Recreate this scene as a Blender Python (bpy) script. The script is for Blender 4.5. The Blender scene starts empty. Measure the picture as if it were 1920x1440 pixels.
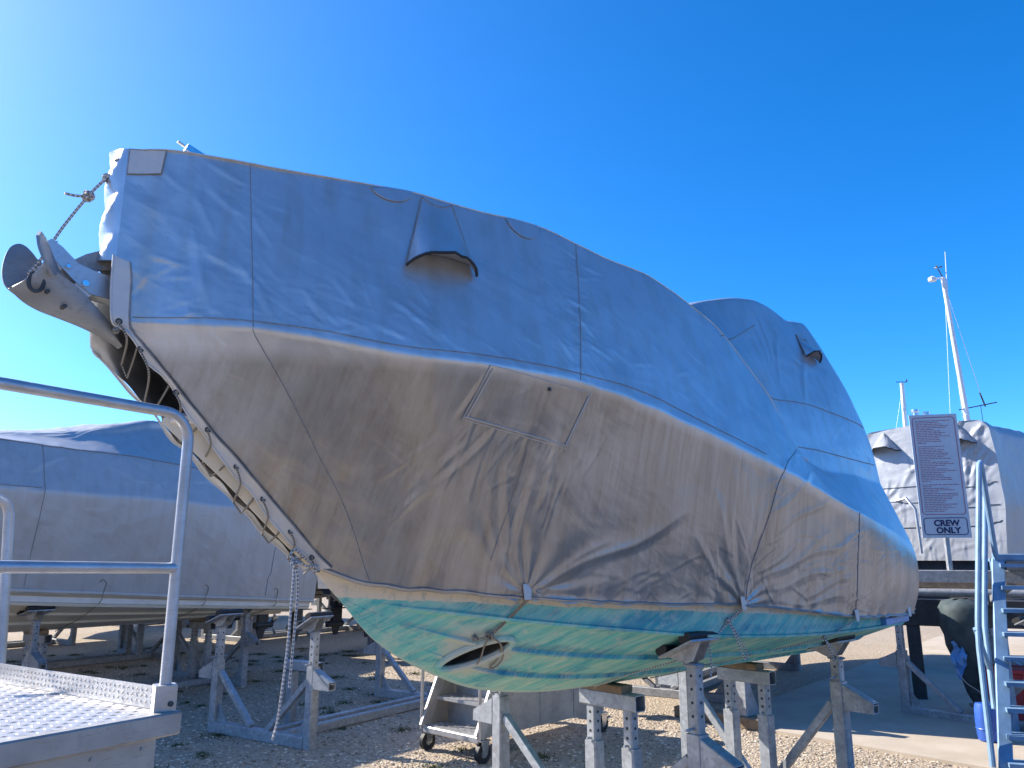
import bpy, bmesh, math, random
from mathutils import Vector, Matrix
import numpy as np

random.seed(7)
R = math.radians
scene = bpy.context.scene
col = scene.collection

# ---------------------------------------------------------------- camera
cam = bpy.data.cameras.new('camera')
cam.sensor_width = 36.0
cam.lens = 36.0*1450/1920
cam.clip_start = .05
cam.clip_end = 3000
camo = bpy.data.objects.new('camera', cam)
col.objects.link(camo)
camo.location = (0, 0, 1.8)
camo.rotation_euler = (R(90) + math.atan(330/1450), 0, 0)
scene.camera = camo

# ---------------------------------------------------------------- sky and sun
SUN_AZ = R(-68)          # from straight ahead, negative = to the left
SUN_EL = R(35)
sun_dir = Vector((math.sin(SUN_AZ)*math.cos(SUN_EL), math.cos(SUN_AZ)*math.cos(SUN_EL), math.sin(SUN_EL)))
world = bpy.data.worlds.new('World')
scene.world = world
world.use_nodes = True
wn = world.node_tree
wn.nodes.clear()
sky = wn.nodes.new('ShaderNodeTexSky')
sky.sky_type = 'NISHITA'
sky.sun_disc = False
sky.sun_elevation = SUN_EL
sky.sun_rotation = SUN_AZ
sky.altitude = 0
sky.air_density = .6
sky.dust_density = .5
sky.ozone_density = 6.0
hs = wn.nodes.new('ShaderNodeHueSaturation')
hs.inputs['Saturation'].default_value = 1.25
bg = wn.nodes.new('ShaderNodeBackground')
bg.inputs['Strength'].default_value = .15
wo = wn.nodes.new('ShaderNodeOutputWorld')
wn.links.new(sky.outputs[0], hs.inputs['Color'])
wn.links.new(hs.outputs[0], bg.inputs['Color'])
wn.links.new(bg.outputs[0], wo.inputs['Surface'])

sun = bpy.data.lights.new('sun', 'SUN')
sun.energy = 4.4
sun.angle = R(.5)
sun.color = (1.0, .93, .82)
suno = bpy.data.objects.new('sun', sun)
col.objects.link(suno)
suno.rotation_euler = (-sun_dir).to_track_quat('-Z', 'Y').to_euler()
suno.location = (-20, 10, 20)

scene.view_settings.view_transform = 'Standard'
scene.view_settings.look = 'None'
scene.view_settings.gamma = 1
scene.view_settings.use_curve_mapping = False
scene.view_settings.exposure = 1.3
scene.cycles.max_bounces = 8
scene.cycles.diffuse_bounces = 5

# ---------------------------------------------------------------- materials
def new_mat(name):
    m = bpy.data.materials.new(name); m.use_nodes = True
    nt = m.node_tree; b = nt.nodes['Principled BSDF']
    return m, nt, b
def node(nt, kind, **kw):
    n = nt.nodes.new(kind)
    for k, v in kw.items():
        if k in n.inputs: n.inputs[k].default_value = v
        else: setattr(n, k, v)
    return n
def ramp(nt, fac, stops):
    r = nt.nodes.new('ShaderNodeValToRGB')
    el = r.color_ramp.elements
    while len(el) < len(stops): el.new(.5)
    for e, (p, c) in zip(el, stops):
        e.position = p; e.color = (*c, 1) if len(c) == 3 else c
    nt.links.new(fac, r.inputs[0]); return r.outputs[0]
def coords(nt, scale=(1, 1, 1), rot=(0, 0, 0), kind='Object'):
    tc = nt.nodes.new('ShaderNodeTexCoord'); mp = nt.nodes.new('ShaderNodeMapping')
    mp.inputs['Scale'].default_value = scale; mp.inputs['Rotation'].default_value = rot
    nt.links.new(tc.outputs[kind], mp.inputs[0]); return mp.outputs[0]
def coords2(nt, rot, scale, kind='Object'):
    "turn first, then stretch: streaks that lean"
    tc = nt.nodes.new('ShaderNodeTexCoord'); m1 = nt.nodes.new('ShaderNodeMapping'); m2 = nt.nodes.new('ShaderNodeMapping')
    m1.inputs['Rotation'].default_value = rot; m2.inputs['Scale'].default_value = scale
    nt.links.new(tc.outputs[kind], m1.inputs[0]); nt.links.new(m1.outputs[0], m2.inputs[0]); return m2.outputs[0]
def noise(nt, vec, scale, detail=4, rough=.55, dist=0):
    n = node(nt, 'ShaderNodeTexNoise', Scale=scale, Detail=detail, Roughness=rough, Distortion=dist)
    nt.links.new(vec, n.inputs['Vector']); return n.outputs['Fac']
def mix(nt, fac, a, b, mode='MIX'):
    n = nt.nodes.new('ShaderNodeMix'); n.data_type = 'RGBA'; n.blend_type = mode
    for sock, v in ((n.inputs[0], fac), (n.inputs[6], a), (n.inputs[7], b)):
        if hasattr(v, 'is_linked') or hasattr(v, 'node'): nt.links.new(v, sock)
        elif isinstance(v, (int, float)): sock.default_value = v
        else: sock.default_value = (*v, 1)
    return n.outputs[2]
def math_(nt, op, a, b=0.0, clamp=False):
    n = nt.nodes.new('ShaderNodeMath'); n.operation = op; n.use_clamp = clamp
    for s, v in zip(n.inputs, (a, b)):
        if hasattr(v, 'node'): nt.links.new(v, s)
        else: s.default_value = v
    return n.outputs[0]
def bump(nt, bsdf, h, strength=.3, dist=.01, prev=None):
    b = node(nt, 'ShaderNodeBump', Strength=strength, Distance=dist)
    nt.links.new(h, b.inputs['Height'])
    if prev is not None: nt.links.new(prev, b.inputs['Normal'])
    nt.links.new(b.outputs[0], bsdf.inputs['Normal']); return b.outputs[0]

def mat_cover(name, base=(.56, .58, .605), dirt=(.42, .365, .29), dirtamt=.5, metal=.66, runs_and_shade=0):
    m, nt, b = new_mat(name)
    v = coords(nt)
    streak = noise(nt, coords(nt, (5, 5, .35)), 2.2, 5, .6)
    blot = noise(nt, v, 1.6, 4, .6)
    fine = noise(nt, v, 45, 3, .6)
    d = math_(nt, 'MULTIPLY', ramp(nt, streak, [(.45, (0, 0, 0)), (.75, (1, 1, 1))]), dirtamt)
    c = mix(nt, d, base, dirt)
    if runs_and_shade:
        # brown rain runs plus painted-in shade below the gunwale seam of the big cover
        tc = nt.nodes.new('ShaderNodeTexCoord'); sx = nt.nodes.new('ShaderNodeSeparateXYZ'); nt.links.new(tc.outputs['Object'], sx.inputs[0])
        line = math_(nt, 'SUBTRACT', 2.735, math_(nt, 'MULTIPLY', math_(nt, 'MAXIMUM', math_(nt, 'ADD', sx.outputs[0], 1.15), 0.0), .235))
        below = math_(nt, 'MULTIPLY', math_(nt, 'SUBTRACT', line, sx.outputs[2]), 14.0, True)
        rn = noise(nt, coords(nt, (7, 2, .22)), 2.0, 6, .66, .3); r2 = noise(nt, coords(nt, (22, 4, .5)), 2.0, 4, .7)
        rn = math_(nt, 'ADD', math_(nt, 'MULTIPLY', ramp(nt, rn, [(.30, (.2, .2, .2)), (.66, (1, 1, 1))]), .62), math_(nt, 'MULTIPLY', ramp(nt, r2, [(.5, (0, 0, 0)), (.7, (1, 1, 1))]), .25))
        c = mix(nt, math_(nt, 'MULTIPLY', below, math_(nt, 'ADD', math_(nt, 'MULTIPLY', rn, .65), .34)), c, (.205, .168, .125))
    c = mix(nt, ramp(nt, blot, [(.3, (0, 0, 0)), (.7, (.32, .32, .32))]), c, tuple(x*.82 for x in base))
    c = mix(nt, math_(nt, 'MULTIPLY', fine, .18), c, tuple(x*.6 for x in base))
    nt.links.new(c, b.inputs['Base Color'])
    b.inputs['Roughness'].default_value = .36 if metal > .5 else .45
    b.inputs['Metallic'].default_value = metal
    b.inputs['Specular IOR Level'].default_value = .5
    wr = noise(nt, coords2(nt, (0, R(-35), 0), (1, 1.5, 2.4)), 2.2, 3, .5, .4)
    n1 = bump(nt, b, wr, .35, .03)
    fold = noise(nt, coords2(nt, (0, R(-30), 0), (1, 1, 3.0)), 5, 2, .5, .6)
    n2 = bump(nt, b, fold, .10, .012, n1)
    # crumple: creases between flat facets, only where a slow mask lets them through
    dv = nt.nodes.new('ShaderNodeVectorMath'); dv.operation = 'ADD'
    nz = node(nt, 'ShaderNodeTexNoise', Scale=2.5, Detail=3.0); cv = coords2(nt, (0, R(-32), 0), (1.0, 1.0, 2.1))
    sc_ = nt.nodes.new('ShaderNodeVectorMath'); sc_.operation = 'SCALE'; sc_.inputs['Scale'].default_value = .35
    nt.links.new(cv, nz.inputs['Vector']); nt.links.new(nz.outputs['Color'], sc_.inputs[0]); nt.links.new(cv, dv.inputs[0]); nt.links.new(sc_.outputs[0], dv.inputs[1])
    vo = node(nt, 'ShaderNodeTexVoronoi', Scale=4.2); nt.links.new(dv.outputs[0], vo.inputs['Vector'])
    mk = ramp(nt, noise(nt, v, 1.3, 3, .6), [(.44, (0, 0, 0)), (.66, (1, 1, 1))])
    n3 = bump(nt, b, math_(nt, 'MULTIPLY', vo.outputs['Distance'], mk), .14, .05, n2)
    bump(nt, b, noise(nt, v, 240, 2, .6), .12, .002, n3)
    return m
def mat_simple(name, colr, rough=.5, metal=0, var=.25, scale=12, bmp=.1, spec=.5):
    m, nt, b = new_mat(name)
    v = coords(nt)
    n = noise(nt, v, scale, 6, .65)
    c = mix(nt, ramp(nt, n, [(.3, (0, 0, 0)), (.75, (1, 1, 1))]), tuple(x*(1 - var) for x in colr), tuple(min(1, x*(1 + var)) for x in colr))
    nt.links.new(c, b.inputs['Base Color'])
    rr = nt.nodes.new('ShaderNodeMapRange')
    rr.inputs[3].default_value = max(.02, rough - .1); rr.inputs[4].default_value = min(1, rough + .12)
    nt.links.new(noise(nt, v, scale*2.3, 4), rr.inputs[0]); nt.links.new(rr.outputs[0], b.inputs['Roughness'])
    b.inputs['Metallic'].default_value = metal
    b.inputs['Specular IOR Level'].default_value = spec
    if bmp: bump(nt, b, noise(nt, v, scale*4, 5, .6), bmp, .004)
    return m
def mat_galv(name, base=(.42, .44, .46), rust=.25, metal=.55, rough=.45):
    m, nt, b = new_mat(name)
    v = coords(nt)
    vo = node(nt, 'ShaderNodeTexVoronoi', Scale=38.0); nt.links.new(v, vo.inputs['Vector'])
    sp = ramp(nt, vo.outputs['Color'], [(0, tuple(x*.72 for x in base)), (1, tuple(min(1, x*1.18) for x in base))])
    st = noise(nt, v, 6, 7, .68)
    c = mix(nt, ramp(nt, st, [(.42, (0, 0, 0)), (.68, (.7, .7, .7))]), sp, tuple(x*.62 for x in base))
    ru = noise(nt, v, 11, 8, .72)
    c = mix(nt, math_(nt, 'MULTIPLY', ramp(nt, ru, [(.58, (0, 0, 0)), (.72, (1, 1, 1))]), rust), c, (.19, .10, .05))
    nt.links.new(c, b.inputs['Base Color'])
    b.inputs['Metallic'].default_value = metal
    rr = nt.nodes.new('ShaderNodeMapRange'); rr.inputs[3].default_value = rough - .1; rr.inputs[4].default_value = rough + .25
    nt.links.new(st, rr.inputs[0]); nt.links.new(rr.outputs[0], b.inputs['Roughness'])
    bump(nt, b, noise(nt, v, 60, 4, .6), .12, .003)
    return m
def mat_alu(name, base, rust=.2, metal=.6, rough=.4):
    m, nt, b = new_mat(name)
    v = coords(nt)
    st = noise(nt, v, 5, 8, .7); fi = noise(nt, v, 40, 6, .7); gr = noise(nt, coords(nt, (1, 1, 12)), 14, 5, .7)
    c = ramp(nt, st, [(.3, tuple(x*.68 for x in base)), (.55, base), (.75, tuple(min(1, x*1.12) for x in base))])
    c = mix(nt, ramp(nt, fi, [(.52, (0, 0, 0)), (.72, (.5, .5, .5))]), c, tuple(x*.55 for x in base))
    c = mix(nt, math_(nt, 'MULTIPLY', ramp(nt, gr, [(.56, (0, 0, 0)), (.7, (1, 1, 1))]), rust), c, (.20, .13, .08))
    nt.links.new(c, b.inputs['Base Color']); b.inputs['Metallic'].default_value = metal
    rr = nt.nodes.new('ShaderNodeMapRange'); rr.inputs[3].default_value = rough - .1; rr.inputs[4].default_value = rough + .3
    nt.links.new(fi, rr.inputs[0]); nt.links.new(rr.outputs[0], b.inputs['Roughness'])
    bump(nt, b, fi, .15, .003)
    return m
def mat_rope(name, a=(.60, .58, .55), d=(.09, .09, .10), pitch=52.0):
    m, nt, b = new_mat(name)
    uv = nt.nodes.new('ShaderNodeUVMap'); sx = nt.nodes.new('ShaderNodeSeparateXYZ')
    nt.links.new(uv.outputs[0], sx.inputs[0])
    p1 = math_(nt, 'SINE', math_(nt, 'ADD', math_(nt, 'MULTIPLY', sx.outputs[0], 12.566), math_(nt, 'MULTIPLY', sx.outputs[1], pitch*6.283/2)))
    p2 = math_(nt, 'SINE', math_(nt, 'SUBTRACT', math_(nt, 'MULTIPLY', sx.outputs[0], 12.566), math_(nt, 'MULTIPLY', sx.outputs[1], pitch*6.283/2)))
    pr = math_(nt, 'MULTIPLY', p1, p2)
    c = ramp(nt, math_(nt, 'ADD', math_(nt, 'MULTIPLY', pr, .5), .5), [(.36, d), (.5, a)])
    nt.links.new(c, b.inputs['Base Color']); b.inputs['Roughness'].default_value = .8
    bump(nt, b, pr, .5, .003)
    return m
M = {}
M['cover'] = mat_cover('silver tarpaulin', runs_and_shade=1)
M['cover2'] = mat_cover('pale tarpaulin', (.44, .45, .465), (.33, .305, .27), .5, .3)
M['cover3'] = mat_cover('sun bleached tarpaulin', (.37, .385, .41), (.30, .29, .27), .3, .12)
M['tunnel'] = mat_simple('fouled tunnel wall', (.15, .14, .125), .85, 0, .5, 25, .3)
M['wrap'] = mat_simple('dark green sheeting', (.045, .065, .07), .75, 0, .5, 7, .5)
M['cover_dark'] = mat_cover('blue grey tarpaulin', (.30, .32, .36), (.22, .21, .20), .35, .2)
M['hem'] = mat_cover('light webbing', (.60, .59, .57), (.45, .41, .36), .3, .1)
M['patch'] = mat_cover('bleached patch', (.50, .50, .49), (.38, .35, .31), .4, .2)
M['seam'] = mat_simple('seam stitching', (.25, .25, .255), .8, 0, .3, 40)
M['black'] = mat_simple('black rubber', (.018, .018, .02), .6, 0, .3, 20)
M['dark'] = mat_simple('dark painted metal', (.05, .055, .06), .5, .2, .35, 9)
M['galv'] = mat_galv('galvanised steel', rust=.4)
M['galv_dull'] = mat_galv('dull galvanised steel', (.33, .34, .35), .35, .45, .55)
M['alu'] = mat_alu('aluminium', (.50, .49, .48), .25, .75, .36)
M['alu_panel'] = mat_alu('aluminium sheet', (.42, .40, .37), .35, .6, .42)
M['tube'] = mat_alu('galvanised tube', (.50, .51, .53), .28, .7, .36)
M['steel'] = mat_simple('stainless steel', (.62, .64, .66), .22, .95, .15, 12, .03)
M['anchor'] = mat_alu('anchor zinc', (.30, .315, .33), .3, .6, .5)
M['gel'] = mat_simple('cream gelcoat', (.66, .60, .49), .32, 0, .10, 4, .02)
M['white'] = mat_simple('white paint', (.74, .75, .76), .4, 0, .08, 8, .03)
M['wood'] = mat_simple('weathered timber', (.24, .165, .10), .8, 0, .45, 10, .4)
M['rope'] = mat_rope('braided rope')
M['rope_dark'] = mat_rope('dark braided cord', (.36, .32, .26), (.05, .045, .04), 80)
M['red'] = mat_simple('red plastic', (.42, .035, .04), .45, 0, .2, 6, .05)
M['blue'] = mat_simple('blue plastic', (.03, .10, .42), .4, 0, .2, 6, .05)
M['bluebag'] = mat_simple('blue plastic sheet', (.10, .30, .62), .35, 0, .25, 14, .3)
M['stairblue'] = mat_alu('blue grey painted steel', (.20, .33, .48), .12, .2, .5)
M['sign'] = mat_simple('sign face', (.50, .54, .60), .45, 0, .05, 5, .02)
M['signred'] = mat_simple('faded red lettering', (.36, .12, .17), .6, 0, .1, 5, 0)
M['signblue'] = mat_simple('navy lettering', (.015, .018, .09), .6, 0, .1, 5, 0)

# hull bottom paint: streaked green and blue antifouling under a bare cream band
def mat_hull():
    m, nt, b = new_mat('worn antifouling hull')
    tc = nt.nodes.new('ShaderNodeTexCoord'); sx = nt.nodes.new('ShaderNodeSeparateXYZ')
    nt.links.new(tc.outputs['Object'], sx.inputs[0])
    X, Z = sx.outputs[0], sx.outputs[2]
    v = coords(nt)
    # streaks lean forward going up
    s1 = noise(nt, coords2(nt, (0, R(40), 0), (1.0, 1.0, 5.5)), 3.2, 6, .62, .25)
    s2 = noise(nt, coords2(nt, (0, R(37), 0), (.7, .7, 15.0)), 3.4, 6, .72)
    s3 = noise(nt, coords2(nt, (0, R(43), 0), (1.0, 1.0, 26.0)), 2.8, 5, .7)
    green = ramp(nt, s1, [(.28, (.06, .40, .42)), (.43, (.14, .51, .47)), (.56, (.29, .59, .50)), (.72, (.50, .66, .55))])
    c = mix(nt, math_(nt, 'MULTIPLY', ramp(nt, s2, [(.48, (0, 0, 0)), (.62, (1, 1, 1))]), .7), green, (.46, .56, .45))
    c = mix(nt, math_(nt, 'MULTIPLY', ramp(nt, s3, [(.48, (0, 0, 0)), (.62, (1, 1, 1))]), .4), c, (.08, .40, .43))
    patch = noise(nt, coords2(nt, (0, R(30), 0), (.9, .9, 2.4)), 2.0, 5, .6, .4)
    c = mix(nt, math_(nt, 'MULTIPLY', ramp(nt, patch, [(.54, (0, 0, 0)), (.64, (1, 1, 1))]), .65), c, (.02, .26, .38))
    # blue bands that show just above each strake (uv.y = height across the section)
    uv = nt.nodes.new('ShaderNodeUVMap'); ux = nt.nodes.new('ShaderNodeSeparateXYZ'); nt.links.new(uv.outputs[0], ux.inputs[0])
    W = ux.outputs[1]
    wob = math_(nt, 'MULTIPLY', math_(nt, 'SUBTRACT', noise(nt, coords(nt, (5, 5, 1)), 2.5, 5, .7), .5), .09)
    Ww = math_(nt, 'ADD', W, wob)
    band = None
    for w0, hw in ((.345, .03), (.70, .055), (1.055, .035)):
        d = math_(nt, 'DIVIDE', math_(nt, 'SUBTRACT', Ww, w0), hw)
        g = math_(nt, 'SUBTRACT', 1.0, math_(nt, 'MULTIPLY', d, d), True)
        band = g if band is None else math_(nt, 'MAXIMUM', band, g)
    bn = ramp(nt, noise(nt, coords(nt, (1, 1, 2)), 1.6, 4, .6), [(.40, (0, 0, 0)), (.56, (1, 1, 1))])
    bf = math_(nt, 'MULTIPLY', math_(nt, 'MULTIPLY', math_(nt, 'MULTIPLY', band, bn), ramp(nt, s3, [(.38, (1, 1, 1)), (.56, (.05, .05, .05))])), .65)
    c = mix(nt, bf, c, (.012, .08, .26))
    # chalky scuffs
    sc = noise(nt, v, 9, 8, .75)
    c = mix(nt, ramp(nt, sc, [(.54, (0, 0, 0)), (.68, (.75, .75, .75))]), c, (.52, .58, .50))
    # cream band above the paint line with a ragged edge
    edge = math_(nt, 'ADD', math_(nt, 'MULTIPLY', X, .058), Z)
    rag = math_(nt, 'MULTIPLY', math_(nt, 'SUBTRACT', noise(nt, coords(nt, (4, 4, 1.5)), 2.0, 8, .68), .5), .05)
    e = math_(nt, 'GREATER_THAN', math_(nt, 'ADD', edge, rag), 1.492)
    cream = mix(nt, ramp(nt, noise(nt, coords(nt, (9, 9, 3)), 2.4, 7, .75), [(.50, (0, 0, 0)), (.66, (.55, .55, .55))]), (.66, .60, .49), (.20, .30, .34))
    clean = math_(nt, 'GREATER_THAN', math_(nt, 'ADD', edge, math_(nt, 'MULTIPLY', rag, .3)), 1.565)
    cream = mix(nt, clean, cream, (.70, .63, .50))
    c = mix(nt, e, c, cream)
    # chalky bare ring worn round the thruster opening
    vm = nt.nodes.new('ShaderNodeVectorMath'); vm.operation = 'DISTANCE'; vm.inputs[1].default_value = (-1.335, -.24, 1.305)
    nt.links.new(tc.outputs['Object'], vm.inputs[0])
    wr_ = math_(nt, 'ADD', vm.outputs['Value'], math_(nt, 'MULTIPLY', math_(nt, 'SUBTRACT', noise(nt, v, 6, 6, .7), .5), .22))
    c = mix(nt, ramp(nt, wr_, [(.16, (.75, .75, .75)), (.235, (0, 0, 0))]), c, (.56, .55, .47))
    # bare chalky line on the very stem and keel
    kl = math_(nt, 'LESS_THAN', math_(nt, 'ADD', W, math_(nt, 'MULTIPLY', wob, .6)), .045)
    c = mix(nt, math_(nt, 'MULTIPLY', kl, .75), c, (.42, .55, .47))
    nt.links.new(c, b.inputs['Base Color'])
    b.inputs['Roughness'].default_value = .8
    b.inputs['Specular IOR Level'].default_value = .2
    bump(nt, b, noise(nt, v, 30, 6, .7), .15, .004)
    return m
M['hull'] = mat_hull()

def mat_ground():
    m, nt, b = new_mat('pale crushed gravel')
    v = coords(nt)
    v1 = node(nt, 'ShaderNodeTexVoronoi', Scale=34.0); nt.links.new(v, v1.inputs['Vector'])
    v2 = node(nt, 'ShaderNodeTexVoronoi', Scale=80.0); nt.links.new(v, v2.inputs['Vector'])
    big = noise(nt, v, .35, 5, .6)
    c = ramp(nt, v1.outputs['Color'], [(0, (.24, .18, .125)), (.5, (.44, .355, .26)), (1, (.63, .53, .41))])
    c = mix(nt, .4, c, ramp(nt, v2.outputs['Color'], [(0, (.15, .11, .075)), (1, (.55, .45, .335))]))
    c = mix(nt, ramp(nt, big, [(.35, (0, 0, 0)), (.7, (.55, .55, .55))]), c, (.30, .235, .165))
    nt.links.new(c, b.inputs['Base Color'])
    b.inputs['Roughness'].default_value = .95
    h = math_(nt, 'ADD', math_(nt, 'MULTIPLY', v1.outputs['Distance'], -1), math_(nt, 'MULTIPLY', v2.outputs['Distance'], -.5))
    n1 = bump(nt, b, h, .9, .02)
    bump(nt, b, big, .3, .2, n1)
    return m
M['ground'] = mat_ground()
def mat_road():
    m, nt, b = new_mat('worn pale concrete')
    v = coords(nt)
    n1 = noise(nt, v, 1.2, 6, .65); n2 = noise(nt, v, 60, 4, .7)
    c = ramp(nt, n1, [(.3, (.34, .28, .21)), (.7, (.47, .40, .32))])
    c = mix(nt, ramp(nt, n2, [(.5, (0, 0, 0)), (.8, (.4, .4, .4))]), c, (.22, .20, .18))
    nt.links.new(c, b.inputs['Base Color']); b.inputs['Roughness'].default_value = .9
    bump(nt, b, n2, .35, .006)
    return m
M['road'] = mat_road()
def mat_stone():
    m, nt, b = new_mat('gravel stones')
    oi = nt.nodes.new('ShaderNodeNewGeometry')
    c = ramp(nt, oi.outputs['Random Per Island'], [(0, (.17, .125, .085)), (.5, (.42, .335, .245)), (1, (.68, .585, .46))])
    nt.links.new(c, b.inputs['Base Color']); b.inputs['Roughness'].default_value = .9
    return m
M['stone'] = mat_stone()
def mat_leaf(name, a, c2):
    m, nt, b = new_mat(name)
    oi = nt.nodes.new('ShaderNodeNewGeometry')
    c = ramp(nt, oi.outputs['Random Per Island'], [(0, a), (1, c2)])
    nt.links.new(c, b.inputs['Base Color']); b.inputs['Roughness'].default_value = .7
    return m
def mat_scrub():
    m, nt, b = new_mat('scrub covered hillside'); v = coords(nt)
    c = ramp(nt, noise(nt, v, .25, 8, .7), [(.35, (.025, .035, .018)), (.55, (.055, .07, .03)), (.72, (.13, .115, .075))])
    nt.links.new(c, b.inputs['Base Color']); b.inputs['Roughness'].default_value = .95
    bump(nt, b, noise(nt, v, .5, 6, .7), 1.0, 2.0); return m
M['scrub'] = mat_scrub()
M['weed'] = mat_leaf('weeds', (.035, .05, .015), (.10, .12, .035))
M['leaf'] = mat_leaf('tree leaves', (.02, .045, .015), (.07, .11, .03))
M['bark'] = mat_simple('bark', (.10, .075, .05), .9, 0, .4, 14, .5)
# ---------------------------------------------------------------- boat lines
# all tables are metres in the boat's own frame: s runs aft along the keel,
# b is the half breadth (port positive), z is height above the ground
import numpy as np

def curve(tab):
    t = np.array(tab, float)
    x = t[:, 0]; ys = t[:, 1:]
    m = np.gradient(ys, x, axis=0)
    def fn(s):
        s = np.clip(np.asarray(s, float), x[0], x[-1])
        i = np.clip(np.searchsorted(x, s) - 1, 0, len(x) - 2)
        h = x[i + 1] - x[i]; k = (s - x[i]) / h
        h = h[..., None]; k = k[..., None]
        return ((2*k**3 - 3*k**2 + 1)*ys[i] + (k**3 - 2*k**2 + k)*h*m[i]
                + (-2*k**3 + 3*k**2)*ys[i + 1] + (k**3 - k**2)*h*m[i + 1])
    return fn

COVER = [
    curve([(-3.33, .12, 2.84), (-3.284, .118, 2.802), (-3.19, .112, 2.717), (-3.092, .103, 2.624),
           (-2.997, .095, 2.527), (-2.911, .087, 2.415), (-2.814, .078, 2.325), (-2.669, .07, 2.173),
           (-2.52, .062, 2.028), (-2.335, .053, 1.852), (-2.232, .05, 1.768), (-2.095, .125, 1.707),
           (-1.936, .227, 1.667), (-1.631, .40, 1.638), (-1.347, .55, 1.602), (-.947, .715, 1.573),
           (-.434, .86, 1.543), (.16, .975, 1.522), (.763, 1.033, 1.468), (1.444, 1.065, 1.405),
           (2.289, 1.065, 1.385), (2.52, 1.065, 1.385)]),
    curve([(-3.33, .121, 2.85), (-3.241, .135, 2.829), (-3.146, .215, 2.822), (-2.989, .355, 2.81),
           (-2.825, .46, 2.806), (-2.57, .60, 2.779), (-2.232, .752, 2.737), (-1.793, .888, 2.734),
           (-1.3, .985, 2.719), (-.784, 1.075, 2.64), (-.251, 1.13, 2.525), (.268, 1.165, 2.406),
           (1.042, 1.187, 2.23), (1.696, 1.18, 2.089), (2.142, 1.15, 2.002), (2.52, 1.10, 1.94)]),
    curve([(-3.33, .10, 3.655), (-3.214, .165, 3.679), (-3.006, .27, 3.683), (-2.568, .447, 3.676),
           (-2.284, .53, 3.683), (-2.075, .585, 3.690), (-1.914, .622, 3.680), (-1.692, .667, 3.672),
           (-1.303, .73, 3.679), (-1.028, .762, 3.64), (-.735, .80, 3.592), (-.408, .828, 3.557),
           (-.21, .843, 3.50), (0, .859, 3.428), (.218, .872, 3.35), (.442, .884, 3.208),
           (.798, .90, 2.934), (1.136, .915, 2.561), (1.4, .95, 2.47), (1.8, .965, 2.46), (2.52, .92, 2.43)]),
    curve([(-3.33, .05, 3.65), (-2.5, .22, 3.66), (-1.3, .36, 3.66), (-.6, .43, 3.57), (-.1, .45, 3.50), (.3, .455, 3.58),
           (.504, .465, 3.677), (.75, .475, 3.77), (1.0, .48, 3.845), (1.3, .48, 3.91), (1.55, .475, 3.935),
           (1.75, .48, 3.905), (1.95, .50, 3.855), (2.1, .50, 3.875), (2.3, .48, 3.87), (2.42, .47, 3.74), (2.52, .46, 3.60)]),
    curve([(-3.33, .0, 3.655), (-1.3, 0, 3.68), (-.6, 0, 3.60), (-.1, 0, 3.53), (.3, 0, 3.62), (.75, 0, 3.82),
           (1.3, 0, 3.96), (1.75, 0, 3.96), (2.2, 0, 3.92), (2.52, 0, 3.66)]),
]
def bulge(s, w):
    "swell of the drape between the rail and the cabin top, and a slack belly in the side"
    t = np.clip(w - 2, 0, 1)
    aft = np.clip((s - .5)/1.5, 0, 1)
    u = np.clip(w, 0, 1); low = np.clip((s - 1.0)/1.2, 0, 1)
    return 4*t*(1 - t)*.085*aft + 4*u*(1 - u)*.055*low

def profile(tabs, s, w):
    "point (b, z) of a lofted cover; w = segment + fraction"
    s = np.asarray(s, float); w = np.asarray(w, float)
    P = [t(s) for t in tabs]
    n = len(P) - 1
    k = np.clip(np.floor(w).astype(int), 0, n - 1); f = (w - k)[..., None]
    st = np.stack(P)
    A = np.take_along_axis(st, np.broadcast_to(k[None, ..., None], (1,) + k.shape + (2,)), 0)[0]
    B = np.take_along_axis(st, np.broadcast_to((k + 1)[None, ..., None], (1,) + k.shape + (2,)), 0)[0]
    return A*(1 - f) + B*f

def side_w(tabs, s, z):
    "w of the side point at height z"
    s = float(s); zs = [float(t(s)[1]) for t in tabs[:4]]
    for k in range(3):
        if z <= zs[k + 1] or k == 2:
            return k + (z - zs[k])/max(1e-4, zs[k + 1] - zs[k])

def side_b(tabs, s, z):
    w = max(0., min(2.999, side_w(tabs, s, z)))
    b = float(profile(tabs, s, w)[0])
    return b + float(bulge(s, w))

KEEL = curve([(-3.04, 2.423), (-2.774, 2.215), (-2.366, 1.86), (-2.213, 1.735), (-2.05, 1.584), (-1.881, 1.414), (-1.673, 1.277),
              (-1.493, 1.193), (-1.226, 1.09), (-.94, 1.032), (-.585, .995), (-.192, .985), (.6, .985), (2.5, .985)])
CHINE = curve([(-3.04, .0, 2.423), (-2.774, .003, 2.22), (-2.366, .006, 1.865), (-2.213, .01, 1.745), (-2.055, .03, 1.62), (-1.877, .145, 1.575),
               (-1.564, .335, 1.534), (-1.197, .525, 1.485), (-.578, .745, 1.415), (-.2, .84, 1.375), (.246, .92, 1.345),
               (1.071, .995, 1.315), (1.869, 1.02, 1.315), (2.5, 1.005, 1.32)])
SHEER = curve([(-3.04, .005, 2.44), (-2.774, .10, 2.45), (-2.366, .36, 2.44), (-2.05, .53, 2.43), (-1.564, .70, 2.40), (-.9, .87, 2.33),
               (0, 1.0, 2.2), (1.0, 1.05, 2.02), (2.5, 1.0, 1.85)])
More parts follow.
